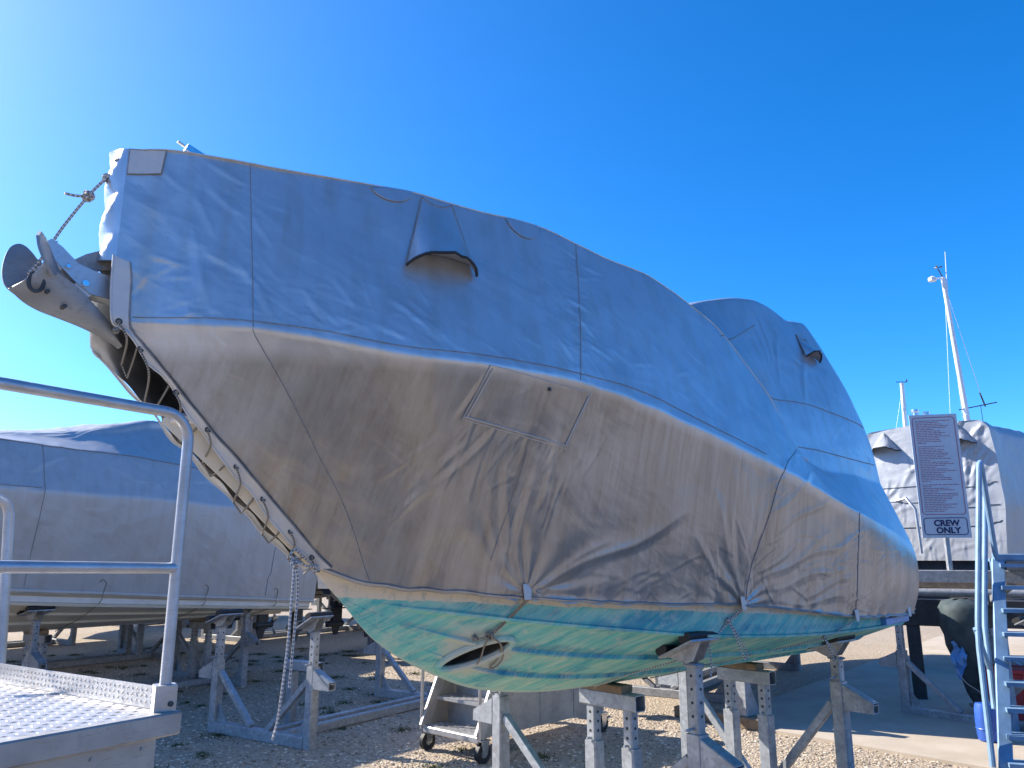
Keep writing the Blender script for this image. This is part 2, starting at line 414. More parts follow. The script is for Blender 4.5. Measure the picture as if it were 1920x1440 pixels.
def hull_profile(s, w):
    "w 0..1 keel to chine, 1..2 chine to sheer"
    s = np.asarray(s, float); w = np.asarray(w, float)
    k = KEEL(s)[..., 0]; c = CHINE(s); h = SHEER(s)
    f = np.clip(w, 0, 1)[..., None]; g = np.clip(w - 1, 0, 1)[..., None]
    K0 = np.stack([np.zeros_like(k), k], -1)
    lo = K0*(1 - f) + c*f
    lo[..., 1] -= (np.sin(np.pi*f[..., 0])*.02*np.clip(c[..., 0]*2, 0, 1))
    return np.where((np.asarray(w) <= 1)[..., None], lo, c*(1 - g) + h*g)
# ---------------------------------------------------------------- end of lines
# ---------------------------------------------------------------- mesh helpers
class MB:
    def __init__(s): s.v = []; s.f = []; s.uv = []
    def add(s, vs, fs, uvs=None):
        n = len(s.v); s.v += [tuple(map(float, p)) for p in vs]
        for k, f in enumerate(fs):
            s.f.append(tuple(i + n for i in f)); s.uv.append(uvs[k] if uvs else None)
        return s
    def box(s, c, d, rot=None):
        x, y, z = (q/2 for q in d); c = Vector(c)
        vs = [Vector((i*x, j*y, k*z)) for k in (-1, 1) for j in (-1, 1) for i in (-1, 1)]
        if rot is not None: vs = [rot @ q for q in vs]
        return s.add([q + c for q in vs], [(0, 2, 3, 1), (4, 5, 7, 6), (0, 1, 5, 4), (2, 6, 7, 3), (0, 4, 6, 2), (1, 3, 7, 5)])
    def beam(s, p0, p1, w, h, up=(0, 0, 1), ch=.008, hollow=0):
        "square section with small chamfers; hollow = wall thickness of an open end"
        p0, p1 = Vector(p0), Vector(p1); d = (p1 - p0).normalized(); up = Vector(up)
        if abs(d.dot(up)) > .98: up = Vector((1, 0, 0)) if abs(d.x) < .9 else Vector((0, 1, 0))
        sx = d.cross(up).normalized(); sy = sx.cross(d).normalized()
        a, b = w/2, h/2
        sec = [(-a, -b + ch), (-a + ch, -b), (a - ch, -b), (a, -b + ch), (a, b - ch), (a - ch, b), (-a + ch, b), (-a, b - ch)]
        ring = lambda p, k=1.0, t=0: [p + sx*(x*(1 - t/a)) + sy*(y*(1 - t/b)) for x, y in sec]
        vs = ring(p0) + ring(p1)
        fs = [(i, (i + 1) % 8, 8 + (i + 1) % 8, 8 + i) for i in range(8)]
        if not hollow: fs += [tuple(range(7, -1, -1)), tuple(range(8, 16))]
        else:
            dep = min(.12, (p1 - p0).length*.3)
            vs += ring(p0, t=hollow) + ring(p0 + d*dep, t=hollow) + ring(p1, t=hollow) + ring(p1 - d*dep, t=hollow)
            for i in range(8):
                j = (i + 1) % 8
                fs += [(j, i, 16 + i, 16 + j), (16 + j, 16 + i, 24 + i, 24 + j), (8 + i, 8 + j, 32 + j, 32 + i), (32 + i, 32 + j, 40 + j, 40 + i)]
            fs += [tuple(range(31, 23, -1)), tuple(range(40, 48))]
        return s.add(vs, fs)
    def tube(s, pts, r, n=8, cap=True, closed=False):
        pts = [Vector(p) for p in pts]; N = len(pts)
        rr = r if isinstance(r, (list, tuple)) else [r]*N
        T = []
        for i in range(N):
            a = pts[i - 1] if (i or closed) else pts[i]; b = pts[(i + 1) % N] if (i < N - 1 or closed) else pts[i]
            T.append((b - a).normalized())
        u = T[0].orthogonal().normalized(); vs = []; L = [0]
        for i in range(N):
            u = (u - T[i]*u.dot(T[i])).normalized(); w = T[i].cross(u)
            if i: L.append(L[-1] + (pts[i] - pts[i - 1]).length)
            vs += [pts[i] + (u*math.cos(2*math.pi*k/n) + w*math.sin(2*math.pi*k/n))*rr[i] for k in range(n)]
        fs, uvs = [], []
        for i in range(N - 1 + closed):
            i2 = (i + 1) % N
            for k in range(n):
                k2 = (k + 1) % n
                fs.append((i*n + k, i*n + k2, i2*n + k2, i2*n + k))
                a, b = L[i], (L[i + 1] if i + 1 < N else L[-1] + .02)
                uvs.append(((k/n, a), ((k + 1)/n, a), ((k + 1)/n, b), (k/n, b)))
        if cap and not closed:
            fs += [tuple(range(n - 1, -1, -1)), tuple((N - 1)*n + k for k in range(n))]; uvs += [None, None]
        return s.add(vs, fs, uvs)
    def plate(s, poly, t):
        "polygon (3d points) thickened by vector t"
        poly = [Vector(p) for p in poly]; t = Vector(t); n = len(poly)
        vs = [p - t/2 for p in poly] + [p + t/2 for p in poly]
        fs = [tuple(range(n - 1, -1, -1)), tuple(range(n, 2*n))] + [(i, (i + 1) % n, n + (i + 1) % n, n + i) for i in range(n)]
        return s.add(vs, fs)
    def disc(s, c, nrm, r, n=10, t=.004):
        c = Vector(c); nrm = Vector(nrm).normalized(); u = nrm.orthogonal().normalized(); w = nrm.cross(u)
        ring = [c + (u*math.cos(2*math.pi*k/n) + w*math.sin(2*math.pi*k/n))*r for k in range(n)]
        return s.plate(ring, nrm*t)
    def cyl(s, p0, p1, r, n=16): return s.tube([p0, p1], r, n)
    def grid(s, P, uv=False):
        "P: array n x m x 3"
        n, m = P.shape[:2]
        vs = P.reshape(-1, 3).tolist(); fs = []; uvs = []
        for i in range(n - 1):
            for j in range(m - 1):
                fs.append((i*m + j, (i + 1)*m + j, (i + 1)*m + j + 1, i*m + j + 1))
        return s.add(vs, fs)
    def mesh(s, name, mat, smooth=35):
        me = bpy.data.meshes.new(name)
        me.from_pydata(s.v, [], s.f)
        if any(u is not None for u in s.uv):
            l = me.uv_layers.new(name='UVMap'); d = l.data
            k = 0
            for p, u in zip(s.f, s.uv):
                for q in range(len(p)):
                    d[k].uv = u[q] if u else (0, 0); k += 1
        me.materials.append(mat if not isinstance(mat, str) else M[mat])
        if smooth is not None:
            me.shade_smooth()
            me.set_sharp_from_angle(angle=R(smooth))
        me.update()
        return me
    def build(s, name, mat, parent=None, smooth=35):
        o = bpy.data.objects.new(name, s.mesh(name, mat, smooth)); col.objects.link(o)
        if parent is not None: o.parent = parent
        return o
def tag(o, label=None, cat=None, group=None, kind=None):
    if label: o['label'] = label
    if cat: o['category'] = cat
    if group: o['group'] = group
    if kind: o['kind'] = kind
    return o
def thing(name, label, cat, loc=(0, 0, 0), rz=0, group=None):
    o = bpy.data.objects.new(name, None); col.objects.link(o)
    o.location = loc; o.rotation_euler = (0, 0, rz); o.empty_display_size = .2
    return tag(o, label, cat, group)
def copy_tree(o, parent=None):
    c = o.copy(); col.objects.link(c); c.parent = parent
    for ch in list(o.children): copy_tree(ch, c)
    return c
def inst(name, me, parent, loc=(0, 0, 0), rot=(0, 0, 0)):
    o = bpy.data.objects.new(name, me); col.objects.link(o); o.parent = parent
    o.location = loc; o.rotation_euler = rot; return o
def smoothline(pts, n=6):
    "catmull-rom through points"
    P = [Vector(p) for p in pts]; P = [P[0]*2 - P[1]] + P + [P[-1]*2 - P[-2]]; out = []
    for i in range(1, len(P) - 2):
        a, b, c, d = P[i - 1:i + 3]
        for k in range(n):
            t = k/n
            out.append(.5*((2*b) + (c - a)*t + (2*a - 5*b + 4*c - d)*t*t + (3*b - a - 3*c + d)*t**3))
    return out + [P[-2]]
# ---------------------------------------------------------------- ground
def structure(o): o['kind'] = 'structure'; return o
g = MB().add([(-900, -60, 0), (900, -60, 0), (900, 1500, 0), (-900, 1500, 0)], [(0, 1, 2, 3)])
structure(g.build('ground', 'ground', smooth=None))
# pale concrete lane behind and to the right of the boat, a low slab edge towards the gravel
def slab(name, poly, z0, z1, mat):
    n = len(poly); m = MB()
    m.add([(x, y, z0) for x, y in poly] + [(x, y, z1) for x, y in poly],
          [tuple(range(n, 2*n))] + [(i, (i + 1) % n, n + (i + 1) % n, n + i) for i in range(n)])
    return structure(m.build(name, mat, smooth=None))
slab('concrete_lane', [(2.3, 9.42), (9.0, 1.9), (30, 12), (26, 30), (13.5, 23.5)], -.05, .03, 'road')

# wooded hills round the yard, added and raised behind the camera to block horizon light
hv, hf = [], []; NH = 220
for i in range(NH):
    t = 2*math.pi*i/NH; rr = 230 + 25*math.sin(3*t + 1)
    hgt = 24 + 16*max(0, -math.cos(t))**.7 + 6*math.sin(5*t + .6) + 4*math.sin(11*t) + 2.5*math.sin(29*t) + random.uniform(-.8, .8)
    for k, f_ in ((0, 0), (.35, .55), (.7, .9), (1.0, 1.0), (2.0, .7)):
        hv.append(((rr + 110*k)*math.sin(t), (rr + 110*k)*math.cos(t), hgt*f_*1.15 - .5 + (random.uniform(-.7, .7) if f_ else 0)))
for i in range(NH):
    for k in range(4): hf.append((i*5 + k, ((i + 1) % NH)*5 + k, ((i + 1) % NH)*5 + k + 1, i*5 + k + 1))
structure(MB().add(hv, hf).build('added_hills', 'scrub', smooth=60))

# ---------------------------------------------------------------- main boat
BO = (.934*.68, .934*5.94, 0); BR = R(42)
def on_boat(o): o.location = BO; o.rotation_euler = (0, 0, BR); return o
LP = lambda s, b, z: Vector((s, -b, z))

rng = np.random.default_rng(11)
CREASES = [(-3.197, 3.606, -3.087, 3.469), (-3.087, 3.469, -2.971, 3.26), (-3.021, 3.539, -2.851, 3.376), (-2.851, 3.376, -2.738, 3.23), (-3.016, 3.66, -2.855, 3.559), (-3.017, 3.189, -2.844, 3.081), (-2.926, 3.152, -2.747, 2.854), (-3.1, 3.339, -2.962, 2.882), (-3.186, 3.16, -3.054, 3.092), (-3.178, 3.06, -3.04, 3.043), (-3.209, 3.052, -3.131, 3.118), (-3.254, 2.952, -3.217, 3.079), (-3.084, 2.814, -3.031, 2.872), (-2.859, 3.057, -2.835, 2.849), (-2.65, 3.013, -2.566, 2.901), (-2.586, 2.98, -2.48, 2.857), (-2.515, 3.1, -2.431, 2.917), (-2.339, 2.901, -2.204, 2.808), (-2.284, 3.02, -2.024, 2.831), (-2.113, 2.961, -2.012, 2.819), (-2.154, 3.056, -2.05, 2.941), (-1.602, 2.041, -1.292, 1.648), (-1.533, 2.308, -1.427, 1.663), (-1.415, 2.287, -1.348, 1.663), (-1.292, 1.648, -0.559, 1.992), (-1.292, 1.648, -0.864, 1.915), (-1.292, 1.648, -0.337, 2.074), (-1.82, 2.694, -1.858, 2.469), (-1.665, 2.456, -1.957, 2.035), (-1.773, 2.373, -2.059, 1.93), (-1.925, 2.365, -2.161, 2.183), (-1.29, 2.375, -1.35, 2.046), (0.168, 1.544, -0.092, 2.176), (0.168, 1.544, -0.247, 2.262), (0.168, 1.544, 0.21, 2.124), (0.168, 1.544, -0.355, 1.951), (0.168, 1.544, 0.304, 2.359), (0.178, 1.576, -0.119, 1.831), (0.241, 1.639, 1.079, 1.979), (0.297, 1.605, 1.327, 1.763), (0.324, 2.096, 0.958, 2.415), (0.399, 1.965, 1.045, 2.23), (0.6, 1.766, 1.38, 1.948), (0.282, 1.703, 0.695, 1.937), (0.47, 1.519, 1.357, 1.543), (0.752, 1.56, 1.415, 1.689), (1.225, 3.68, 1.175, 3.291), (1.396, 3.767, 1.219, 3.253), (1.02, 3.54, 1.233, 3.487), (1.528, 3.644, 1.203, 3.115), (1.891, 3.619, 1.465, 2.974), (0.661, 2.847, 1.194, 2.607), (0.679, 2.692, 1.278, 2.45), (1.859, 3.309, 1.821, 2.929), (-1.039, 3.47, -0.879, 3.438), (-1.232, 3.216, -1.096, 3.144), (-1.219, 3.119, -1.067, 2.983), (-1.187, 2.962, -0.976, 2.901), (-1.33, 2.969, -1.243, 2.827)]
def waves(S, Z, n, lo, hi, amp, rg):
    out = np.zeros_like(S)
    for _ in range(n):
        k = rg.uniform(lo, hi); a = rg.uniform(0, 6.283); ph = rg.uniform(0, 6.283)
        out += np.sin(k*(S*math.cos(a) + Z*math.sin(a)) + ph + .8*np.sin(k*.37*(S*math.sin(a) - Z*math.cos(a)) + ph*2))
    return out*amp/math.sqrt(n)
def ridge(S, Z, c, width, amp):
    x0, z0, x1, z1 = c; dx, dz = x1 - x0, z1 - z0; L = math.hypot(dx, dz) + 1e-6
    t = ((S - x0)*dx + (Z - z0)*dz)/L; d = ((S - x0)*dz - (Z - z0)*dx)/L
    d = d + .02*np.sin(t*9 + x0*30)
    tt = np.clip(t/L, -.1, 1.1)
    env = np.clip(1 - (2*tt - 1)**4, 0, 1)*((tt > 0) & (tt < 1))
    prof = np.exp(-np.abs(d)/width) - .55*np.exp(-np.abs(d - 1.7*width)/(1.4*width))
    return amp*env*prof
def ridge_add(D, S, Z, c, width, amp):
    "the same, touching only the stations it crosses"
    m = 6*width + .03
    i0, i1 = np.searchsorted(S[:, 0], (min(c[0], c[2]) - m, max(c[0], c[2]) + m))
    if i1 > i0: D[i0:i1] += ridge(S[i0:i1], Z[i0:i1], c, width, amp)
def along(rg, pts, n, ang, spread, l0, l1, off=.05):
    "short puckers scattered along a seam"
    out = []; P = [np.array(p) for p in pts]
    for _ in range(n):
        k = rg.integers(0, len(P) - 1); q = P[k] + (P[k + 1] - P[k])*rg.random() + rg.normal(size=2)*off*np.array([1, .4])
        a = ang + rg.normal()*spread; l = rg.uniform(l0, l1)/2
        out.append((q[0] - l*math.cos(a), q[1] - l*math.sin(a), q[0] + l*math.cos(a), q[1] + l*math.sin(a)))
    return out
def cluster(rg, sc, zc, rs, rz, n, ang, spread, l0, l1):
    out = []
    for _ in range(n):
        s = sc + rg.normal()*rs; z = zc + rg.normal()*rz; a = ang + rg.normal()*spread; l = rg.uniform(l0, l1)/2
        out.append((s - l*math.cos(a), z - l*math.sin(a), s + l*math.cos(a), z + l*math.sin(a)))
    return out
def loft_cover(tabs, s0, s1, ns, segs, dispfn, bul=None):
    S = np.linspace(s0, s1, ns)
    W = np.concatenate([k + np.linspace(0, 1, n, endpoint=False) for k, n in enumerate(segs)] + [[len(segs)]])
    SS, WW = np.meshgrid(S, W, indexing='ij')
    P = profile(tabs, SS, np.minimum(WW, len(segs) - 1e-6))
    Bv, Zv = P[..., 0].copy(), P[..., 1].copy()
    if bul: Bv += bul(SS, WW)
    for _ in range(2):
        for A in (Bv, Zv): A[:, 1:-1] = .5*A[:, 1:-1] + .25*(A[:, :-2] + A[:, 2:])
    db, dz = np.gradient(Bv, axis=1), np.gradient(Zv, axis=1)
    ln = np.hypot(db, dz) + 1e-9; nb, nz = dz/ln, -db/ln
    D = dispfn(SS, Zv, WW, Bv)
    Bv = Bv + nb*D; Zv = Zv + nz*D
    Bv[:, -1] = 0
    return S, W, SS, Bv, Zv
def cover_mesh(SS, Bp, Zp, Bs, Zs):
    "port and starboard halves, joined on the crown, with a closed stern"
    n, m = SS.shape
    A = np.stack([SS, -Bp, Zp], -1); B = np.stack([SS, Bs, Zs], -1)[:, ::-1][:, 1:]
    G = np.concatenate([A, B], 1)
    mb = MB().grid(G)
    mm = G.shape[1]; last = (n - 1)*mm
    for j in range(m - 2):
        mb.f.append((last + j, last + mm - 1 - j, last + mm - 2 - j, last + j + 1)); mb.uv.append(None)
    return mb

def main_disp(rg, port):
    soft = [(waves, (7, 1.5, 5, .008)), (waves, (9, 6, 14, .0028)), (waves, (9, 16, 34, .0008))]
    cr = []
    if port:
        for i, c in enumerate(CREASES):
            L = math.hypot(c[2] - c[0], c[3] - c[1]); cr.append((c, .009 + .022*L, .0035 + .0075*min(L, .6)))
    cl = (cluster(rg, -3.05, 2.95, .12, .12, 26, R(-25), .7, .05, .2) + cluster(rg, -2.55, 2.93, .22, .07, 26, R(-35), .35, .06, .22)
          + cluster(rg, -2.05, 2.93, .2, .09, 18, R(-38), .3, .06, .2) + cluster(rg, -2.83, 3.2, .05, .25, 16, R(-20), .3, .06, .14)
          + cluster(rg, -1.18, 3.15, .06, .25, 22, R(-15), .35, .06, .18) + cluster(rg, -1.0, 2.85, .3, .07, 14, R(-12), .3, .08, .2)
          + cluster(rg, 1.0, 1.75, .4, .16, 60, R(20), .35, .08, .35) + cluster(rg, 1.9, 1.75, .35, .2, 40, R(35), .4, .08, .3)
          + cluster(rg, 0.1, 2.0, .14, .22, 16, R(105), .15, .2, .5) + cluster(rg, -1.5, 2.2, .3, .15, 22, R(75), .3, .1, .35)
          + cluster(rg, 1.2, 2.7, .3, .12, 20, R(-55), .4, .1, .3) + cluster(rg, 1.9, 2.9, .35, .3, 26, R(80), .5, .1, .4)
          + cluster(rg, -.6, 1.7, .5, .07, 26, R(25), .5, .06, .25) + cluster(rg, -.5, 2.9, .5, .12, 14, R(-35), .3, .08, .25))
    cl += (along(rg, [(-1.03, 3.6), (-1.129, 3.238), (-1.254, 2.76)], 60, R(-22), .25, .05, .2) + along(rg, [(-2.845, 3.62), (-2.831, 2.85)], 40, R(-28), .3, .04, .14, .04)
           + along(rg, [(.78, 2.5), (.448, 2.369), (.324, 2.096), (.18, 1.56)], 60, R(38), .3, .06, .25, .07) + along(rg, [(1.454, 2.1), (1.435, 1.837), (1.45, 1.45)], 50, R(35), .4, .05, .22, .06)
           + along(rg, [(-3.2, 2.87), (-2.5, 2.84), (-1.8, 2.81), (-1.2, 2.79)], 70, R(-32), .3, .05, .18, .06) + along(rg, [(-2.0, 1.68), (-1.0, 1.61), (0, 1.56), (1.4, 1.45)], 90, R(60), .5, .04, .16, .05)
           + along(rg, [(.8, 2.9), (1.4, 2.95), (2.3, 2.88)], 30, R(70), .4, .05, .2, .05) + along(rg, [(1.16, 2.58), (2.4, 2.54)], 40, R(65), .4, .05, .25, .05) + along(rg, [(-1.85, 2.47), (-1.25, 2.37)], 34, R(78), .25, .06, .3, .03))
    for c in cl:
        L = math.hypot(c[2] - c[0], c[3] - c[1]); cr.append((c, .0045 + .014*L, rg.uniform(.3, 1)*(.0018 + .0075*min(L, .4))))
    def fn(S, Z, W, B):
        D = sum(f(S, Z, *a, rg) for f, a in soft)
        for c, w, a in cr: ridge_add(D, S, Z, c, w, a)
        # hem scallops along the lower edge
        e = np.exp(-np.clip(W, 0, 9)/.06)*(S > -2.2)
        D = D + e*.010*np.sin(S*26 + 2*np.sin(S*7)) + .012*np.exp(-W/.03)*(S > -2.2)
        # gathers at the two ties
        for ts, tz in ((-1.29, 1.634), (.169, 1.535)):
            r = np.hypot(S - ts, Z - tz); ph = np.arctan2(Z - tz, S - ts)
            D = D + .008*np.exp(-r/.28)*np.clip(r/.06, 0, 1)*np.sin(ph*13 + 2*np.sin(ph*3))
        # scalloped stem edge between the eyelets
        st = np.exp(-np.clip(W, 0, 9)/.10)*(S < -2.25)
        D = D + st*.010*np.sin((S + 3.277)/.155*6.283)
        flat = np.clip((4 - W)/.3, 0, 1)*np.clip((S + 3.33)/.05, 0, 1)
        return D*flat
    return fn
SEGS = (96, 84, 66, 10)
NS = 760
S_, W_, SS, Bp, Zp = loft_cover(COVER, -3.33, 2.50, NS, SEGS, main_disp(np.random.default_rng(5), True), bulge)
def stb0(s):
    P = COVER[0](s).copy(); t = np.clip((-2.25 - np.asarray(s, float))/.9, 0, 1)
    P[..., 1] -= .085*t; P[..., 0] += .035*t; return P
_, _, _, Bs, Zs = loft_cover([stb0] + COVER[1:], -3.33, 2.50, NS, SEGS, main_disp(np.random.default_rng(9), False), bulge)
def cov(s, w, off=0.0):
    "point on the finished port side of the cover, lifted off it by off"
    x = np.clip((s - S_[0])/(S_[-1] - S_[0])*(NS - 1), 0, NS - 1.001); y = np.interp(w, W_, np.arange(len(W_)))
    y = min(y, len(W_) - 1.001); i, j = int(x), int(y); fx, fy = x - i, y - j
    P = np.stack([SS, -Bp, Zp], -1)
    def at(i, j): return P[i, j]
    a = at(i, j)*(1 - fx)*(1 - fy) + at(i + 1, j)*fx*(1 - fy) + at(i, j + 1)*(1 - fx)*fy + at(i + 1, j + 1)*fx*fy
    if off:
        i0, i1 = max(0, i - 2), min(NS - 1, i + 3); j0, j1 = max(0, j - 2), min(len(W_) - 1, j + 3)
        n = np.cross(at(i1, j) - at(i0, j), at(i, j1) - at(i, j0)); n = n/(np.linalg.norm(n) + 1e-9)
        a = a + n*off
    return Vector(a)
P_ALL = np.stack([SS, -Bp, Zp], -1)
def cs(s, z, off=0.0): return cov(s, max(0, side_w(COVER, s, z)), off)

cover = on_boat(thing('boat_cover', 'large silver-grey tarpaulin cover laced over the motorboat filling the centre', 'boat cover'))
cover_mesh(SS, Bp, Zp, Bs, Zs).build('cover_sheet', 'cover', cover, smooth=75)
# closed nose above the anchor opening
nose = []
for z in np.linspace(3.10, 3.655, 16):
    w = side_w(COVER, -3.33, z); p = cov(-3.33, w); row = []
    for k in np.linspace(-1, 1, 13):
        bulgef = .045*(1 - k*k)*(1 + .25*math.sin(z*31 + k*3)); row.append((-3.33 - bulgef, p.y*-k if k < 0 else -p.y*k, z + .012*(1 - k*k)))
    nose.append([(q[0], abs(p.y)*k2, q[2]) for q, k2 in zip(row, np.linspace(-1, 1, 13))])
MB().grid(np.array(nose)).build('nose_panel', 'cover', cover, smooth=75)
# ---- seams: thin stitched ribs lying on the sheet
def seam(pts, r=.0022, n=14, mat='seam', name='seam'):
    P = [Vector((s, z, 0)) for s, z in pts]; Q = smoothline(P, n)
    return MB().tube([cs(q.x, q.y, .002) for q in Q], r, 6).build(name, mat, cover)
seam([(-2.846, 3.66), (-2.841, 3.389), (-2.837, 3.114), (-2.831, 2.812)])
seam([(-2.832, 2.806), (-2.61, 2.547), (-2.392, 2.275), (-2.197, 2.032), (-2.01, 1.70)])
seam([(-1.03, 3.63), (-1.129, 3.238), (-1.254, 2.727)])
seam([(.781, 2.531), (.448, 2.369), (.324, 2.096), (.217, 1.8), (.18, 1.56)])
seam([(1.454, 2.137), (1.435, 1.837), (1.45, 1.43)])
seam([(-1.463, 2.312), (-1.483, 2.043), (-1.501, 1.8)])
seam([(-3.24, 2.85), (-2.824, 2.838), (-2.567, 2.817), (-2.232, 2.777), (-1.786, 2.783), (-1.278, 2.767), (-.756, 2.707), (-.25, 2.58), (.27, 2.45)], n=16)
seam([(.804, 2.935), (1.401, 2.988), (1.837, 2.953), (2.201, 2.921), (2.45, 2.90)], .003)
seam([(1.159, 2.611), (1.479, 2.611), (1.965, 2.581), (2.443, 2.58)], .003)
seam([(.247, 3.284), (.6, 3.36), (.888, 3.472), (1.226, 3.631)], .004)
# rail line: the sheet is stretched over the guard rail
MB().tube([cov(s, 2.0, .001) for s in np.linspace(-3.3, 1.25, 160)], .0035, 6).build('rail_piping', 'cover', cover)
# hem rope sewn into the lower edge
MB().tube([cov(s, .012, .004) for s in np.linspace(-2.2, 2.49, 220)], .008, 6).build('hem_rope', 'cover', cover)

def patch(corners, nu=14, nv=10, off=.006, name='patch', mat='patch', edge=True):
    A, B, C_, D = [np.array(c) for c in corners]
    G = np.zeros((nu, nv, 3)); rim = []
    for i in range(nu):
        for j in range(nv):
            u, v = i/(nu - 1), j/(nv - 1)
            q = (A*(1 - u) + B*u)*(1 - v) + (D*(1 - u) + C_*u)*v
            G[i, j] = cs(q[0], q[1], off)
    o = MB().grid(G).build(name, mat, cover, smooth=75)
    if edge:
        ring = [G[i, 0] for i in range(nu)] + [G[-1, j] for j in range(1, nv)] + [G[i, -1] for i in range(nu - 2, -1, -1)] + [G[0, j] for j in range(nv - 2, 0, -1)]
        e = MB().tube(ring, .0025, 5, closed=True).build('stitched_edge', 'seam' if mat != 'cover' else 'patch', o)
    return o
pt = patch([(-1.797, 2.735), (-1.176, 2.664), (-1.247, 2.372), (-1.848, 2.479)], 26, 18, .006, 'access_flap', 'cover')
pt['label'] = 'rectangular sewn-on flap'
# double hem of the flap
for a, b in (((-1.848, 2.495), (-1.247, 2.388)), ((-1.26, 2.39), (-1.19, 2.65)), ((-1.83, 2.49), (-1.782, 2.72))):
    MB().tube([cs(a[0]*(1 - t) + b[0]*t, a[1]*(1 - t) + b[1]*t, .011) for t in np.linspace(0, 1, 20)], .004, 5).build('flap_hem', 'patch', pt)
MB().disc(cs(-1.44, 2.66, .011), (.2, -1, 0), .010, 10, .006).build('snap_button', 'dark', pt)
corner = patch([(-3.325, 3.655), (-3.185, 3.668), (-3.195, 3.55), (-3.325, 3.525)], 10, 8, .006, 'corner_patch', 'hem')
def half_patch(sc, zc, r, dz):
    fan = [cs(sc, zc + .004, .006)]
    G = np.zeros((12, 6, 3))
    for i, t in enumerate(np.linspace(math.pi, 2*math.pi, 12)):
        for j, q in enumerate(np.linspace(.02, 1, 6)):
            G[i, j] = cs(sc + r*q*math.cos(t), zc + dz*q*math.sin(t), .006)
    o = MB().grid(G).build('chafe_patch', 'cover', cover, smooth=75)
    MB().tube([G[i, -1] for i in range(12)], .002, 5).build('stitched_edge', 'cover', o)
half_patch(-1.415, 3.672, .11, .11); half_patch(-2.19, 3.686, .11, .09)

# ---- ventilation hoods
def hood(corners, height, name='vent_hood', dark=True):
    A, B, C_, D = [np.array(c) for c in corners]; nu, nv = 17, 15
    G = np.zeros((nu, nv, 3)); In = np.zeros((nu, nv, 3))
    for i in range(nu):
        for j in range(nv):
            u, v = i/(nu - 1), j/(nv - 1)
            q = (A*(1 - u) + B*u)*(1 - v) + (D*(1 - u) + C_*u)*v
            k = 2*u - 1
            q = q + np.array([0, .035*(1 - k*k)*(v - (1 - v))*1.0])
            arch = math.sqrt(max(0, 1 - k*k*.98)) 
            lift = .004 + height*(v**1.3)*arch
            if 0 < i < nu - 1: lift += height*.06*math.sin(9*v + 5*k + 3*math.sin(4*k*v + v*5))*v*(1 - k*k)
            G[i, j] = cs(q[0], q[1], max(.004, lift)); In[i, j] = cs(q[0], q[1], .004)
    o = MB().grid(G).build(name, 'cover', cover, smooth=80)
    lip = [G[i, -1] for i in range(nu)]
    MB().tube(lip, .008, 6).build('lip_trim', 'black', o)
    MB().grid(np.stack([np.array(lip), np.array([In[i, -1]*.25 + In[i, -4]*.75 for i in range(nu)])], 1)).build('vent_mouth', 'cover_dark', o, smooth=80)
    for i in (0, nu - 1): MB().tube([G[i, j] + np.array([0, 0, 0]) for j in range(nv)], .004, 5).build('side_seam', 'seam', o)
    MB().tube([G[i, 0] for i in range(nu)], .004, 5).build('top_seam', 'seam', o)
    return o
hood([(-2.03, 3.66), (-1.86, 3.655), (-1.80, 3.22), (-2.165, 3.215)], .13)
hood([(1.90, 3.69), (2.02, 3.665), (1.99, 3.42), (1.79, 3.44)], .09)

# ---- light webbing hem round the anchor opening and down the stem
hem_in = [(-3.274, 3.10), (-3.262, 3.02), (-3.258, 2.93), (-3.251, 2.836), (-3.229, 2.785), (-3.131, 2.690), (-3.026, 2.587), (-2.934, 2.487), (-2.838, 2.390), (-2.752, 2.312), (-2.607, 2.172), (-2.456, 2.027), (-2.281, 1.863), (-2.17, 1.765)]
hem_out = [(-3.345, 3.12), (-3.342, 3.03), (-3.336, 2.93), (-3.325, 2.84), (-3.284, 2.795), (-3.19, 2.707), (-3.092, 2.612), (-2.997, 2.517), (-2.911, 2.405), (-2.814, 2.315), (-2.669, 2.163), (-2.52, 2.018), (-2.335, 1.842), (-2.222, 1.755)]
hi = smoothline([Vector((a, b, 0)) for a, b in hem_in], 6); ho = smoothline([Vector((a, b, 0)) for a, b in hem_out], 6)
G = []
for k, (a, b) in enumerate(zip(hi, ho)):
    wob = .010*math.sin(k*.53)
    pa = cs(max(a.x, -3.32), a.y, .008); pb = cs(max(b.x, -3.325), max(b.y, float(COVER[0](max(b.x, -3.325))[1])), .008)
    pb = Vector((b.x, pb.y, b.y)) + (pb - pa)*0 ; d = (pb - pa)
    G.append([pa + d*t + Vector((0, 0, wob*t)) for t in (0, .33, .66, 1)])
G = np.array([[tuple(q) for q in r] for r in G])
hem = MB().grid(G)
hem.build('webbing_hem', 'hem', cover, smooth=80)
MB().tube([G[i, 0] for i in range(len(G))], .004, 5).build('hem_stitch', 'seam', cover)
MB().tube([G[i, 3] for i in range(len(G))], .005, 6).build('hem_fold', 'hem', cover)
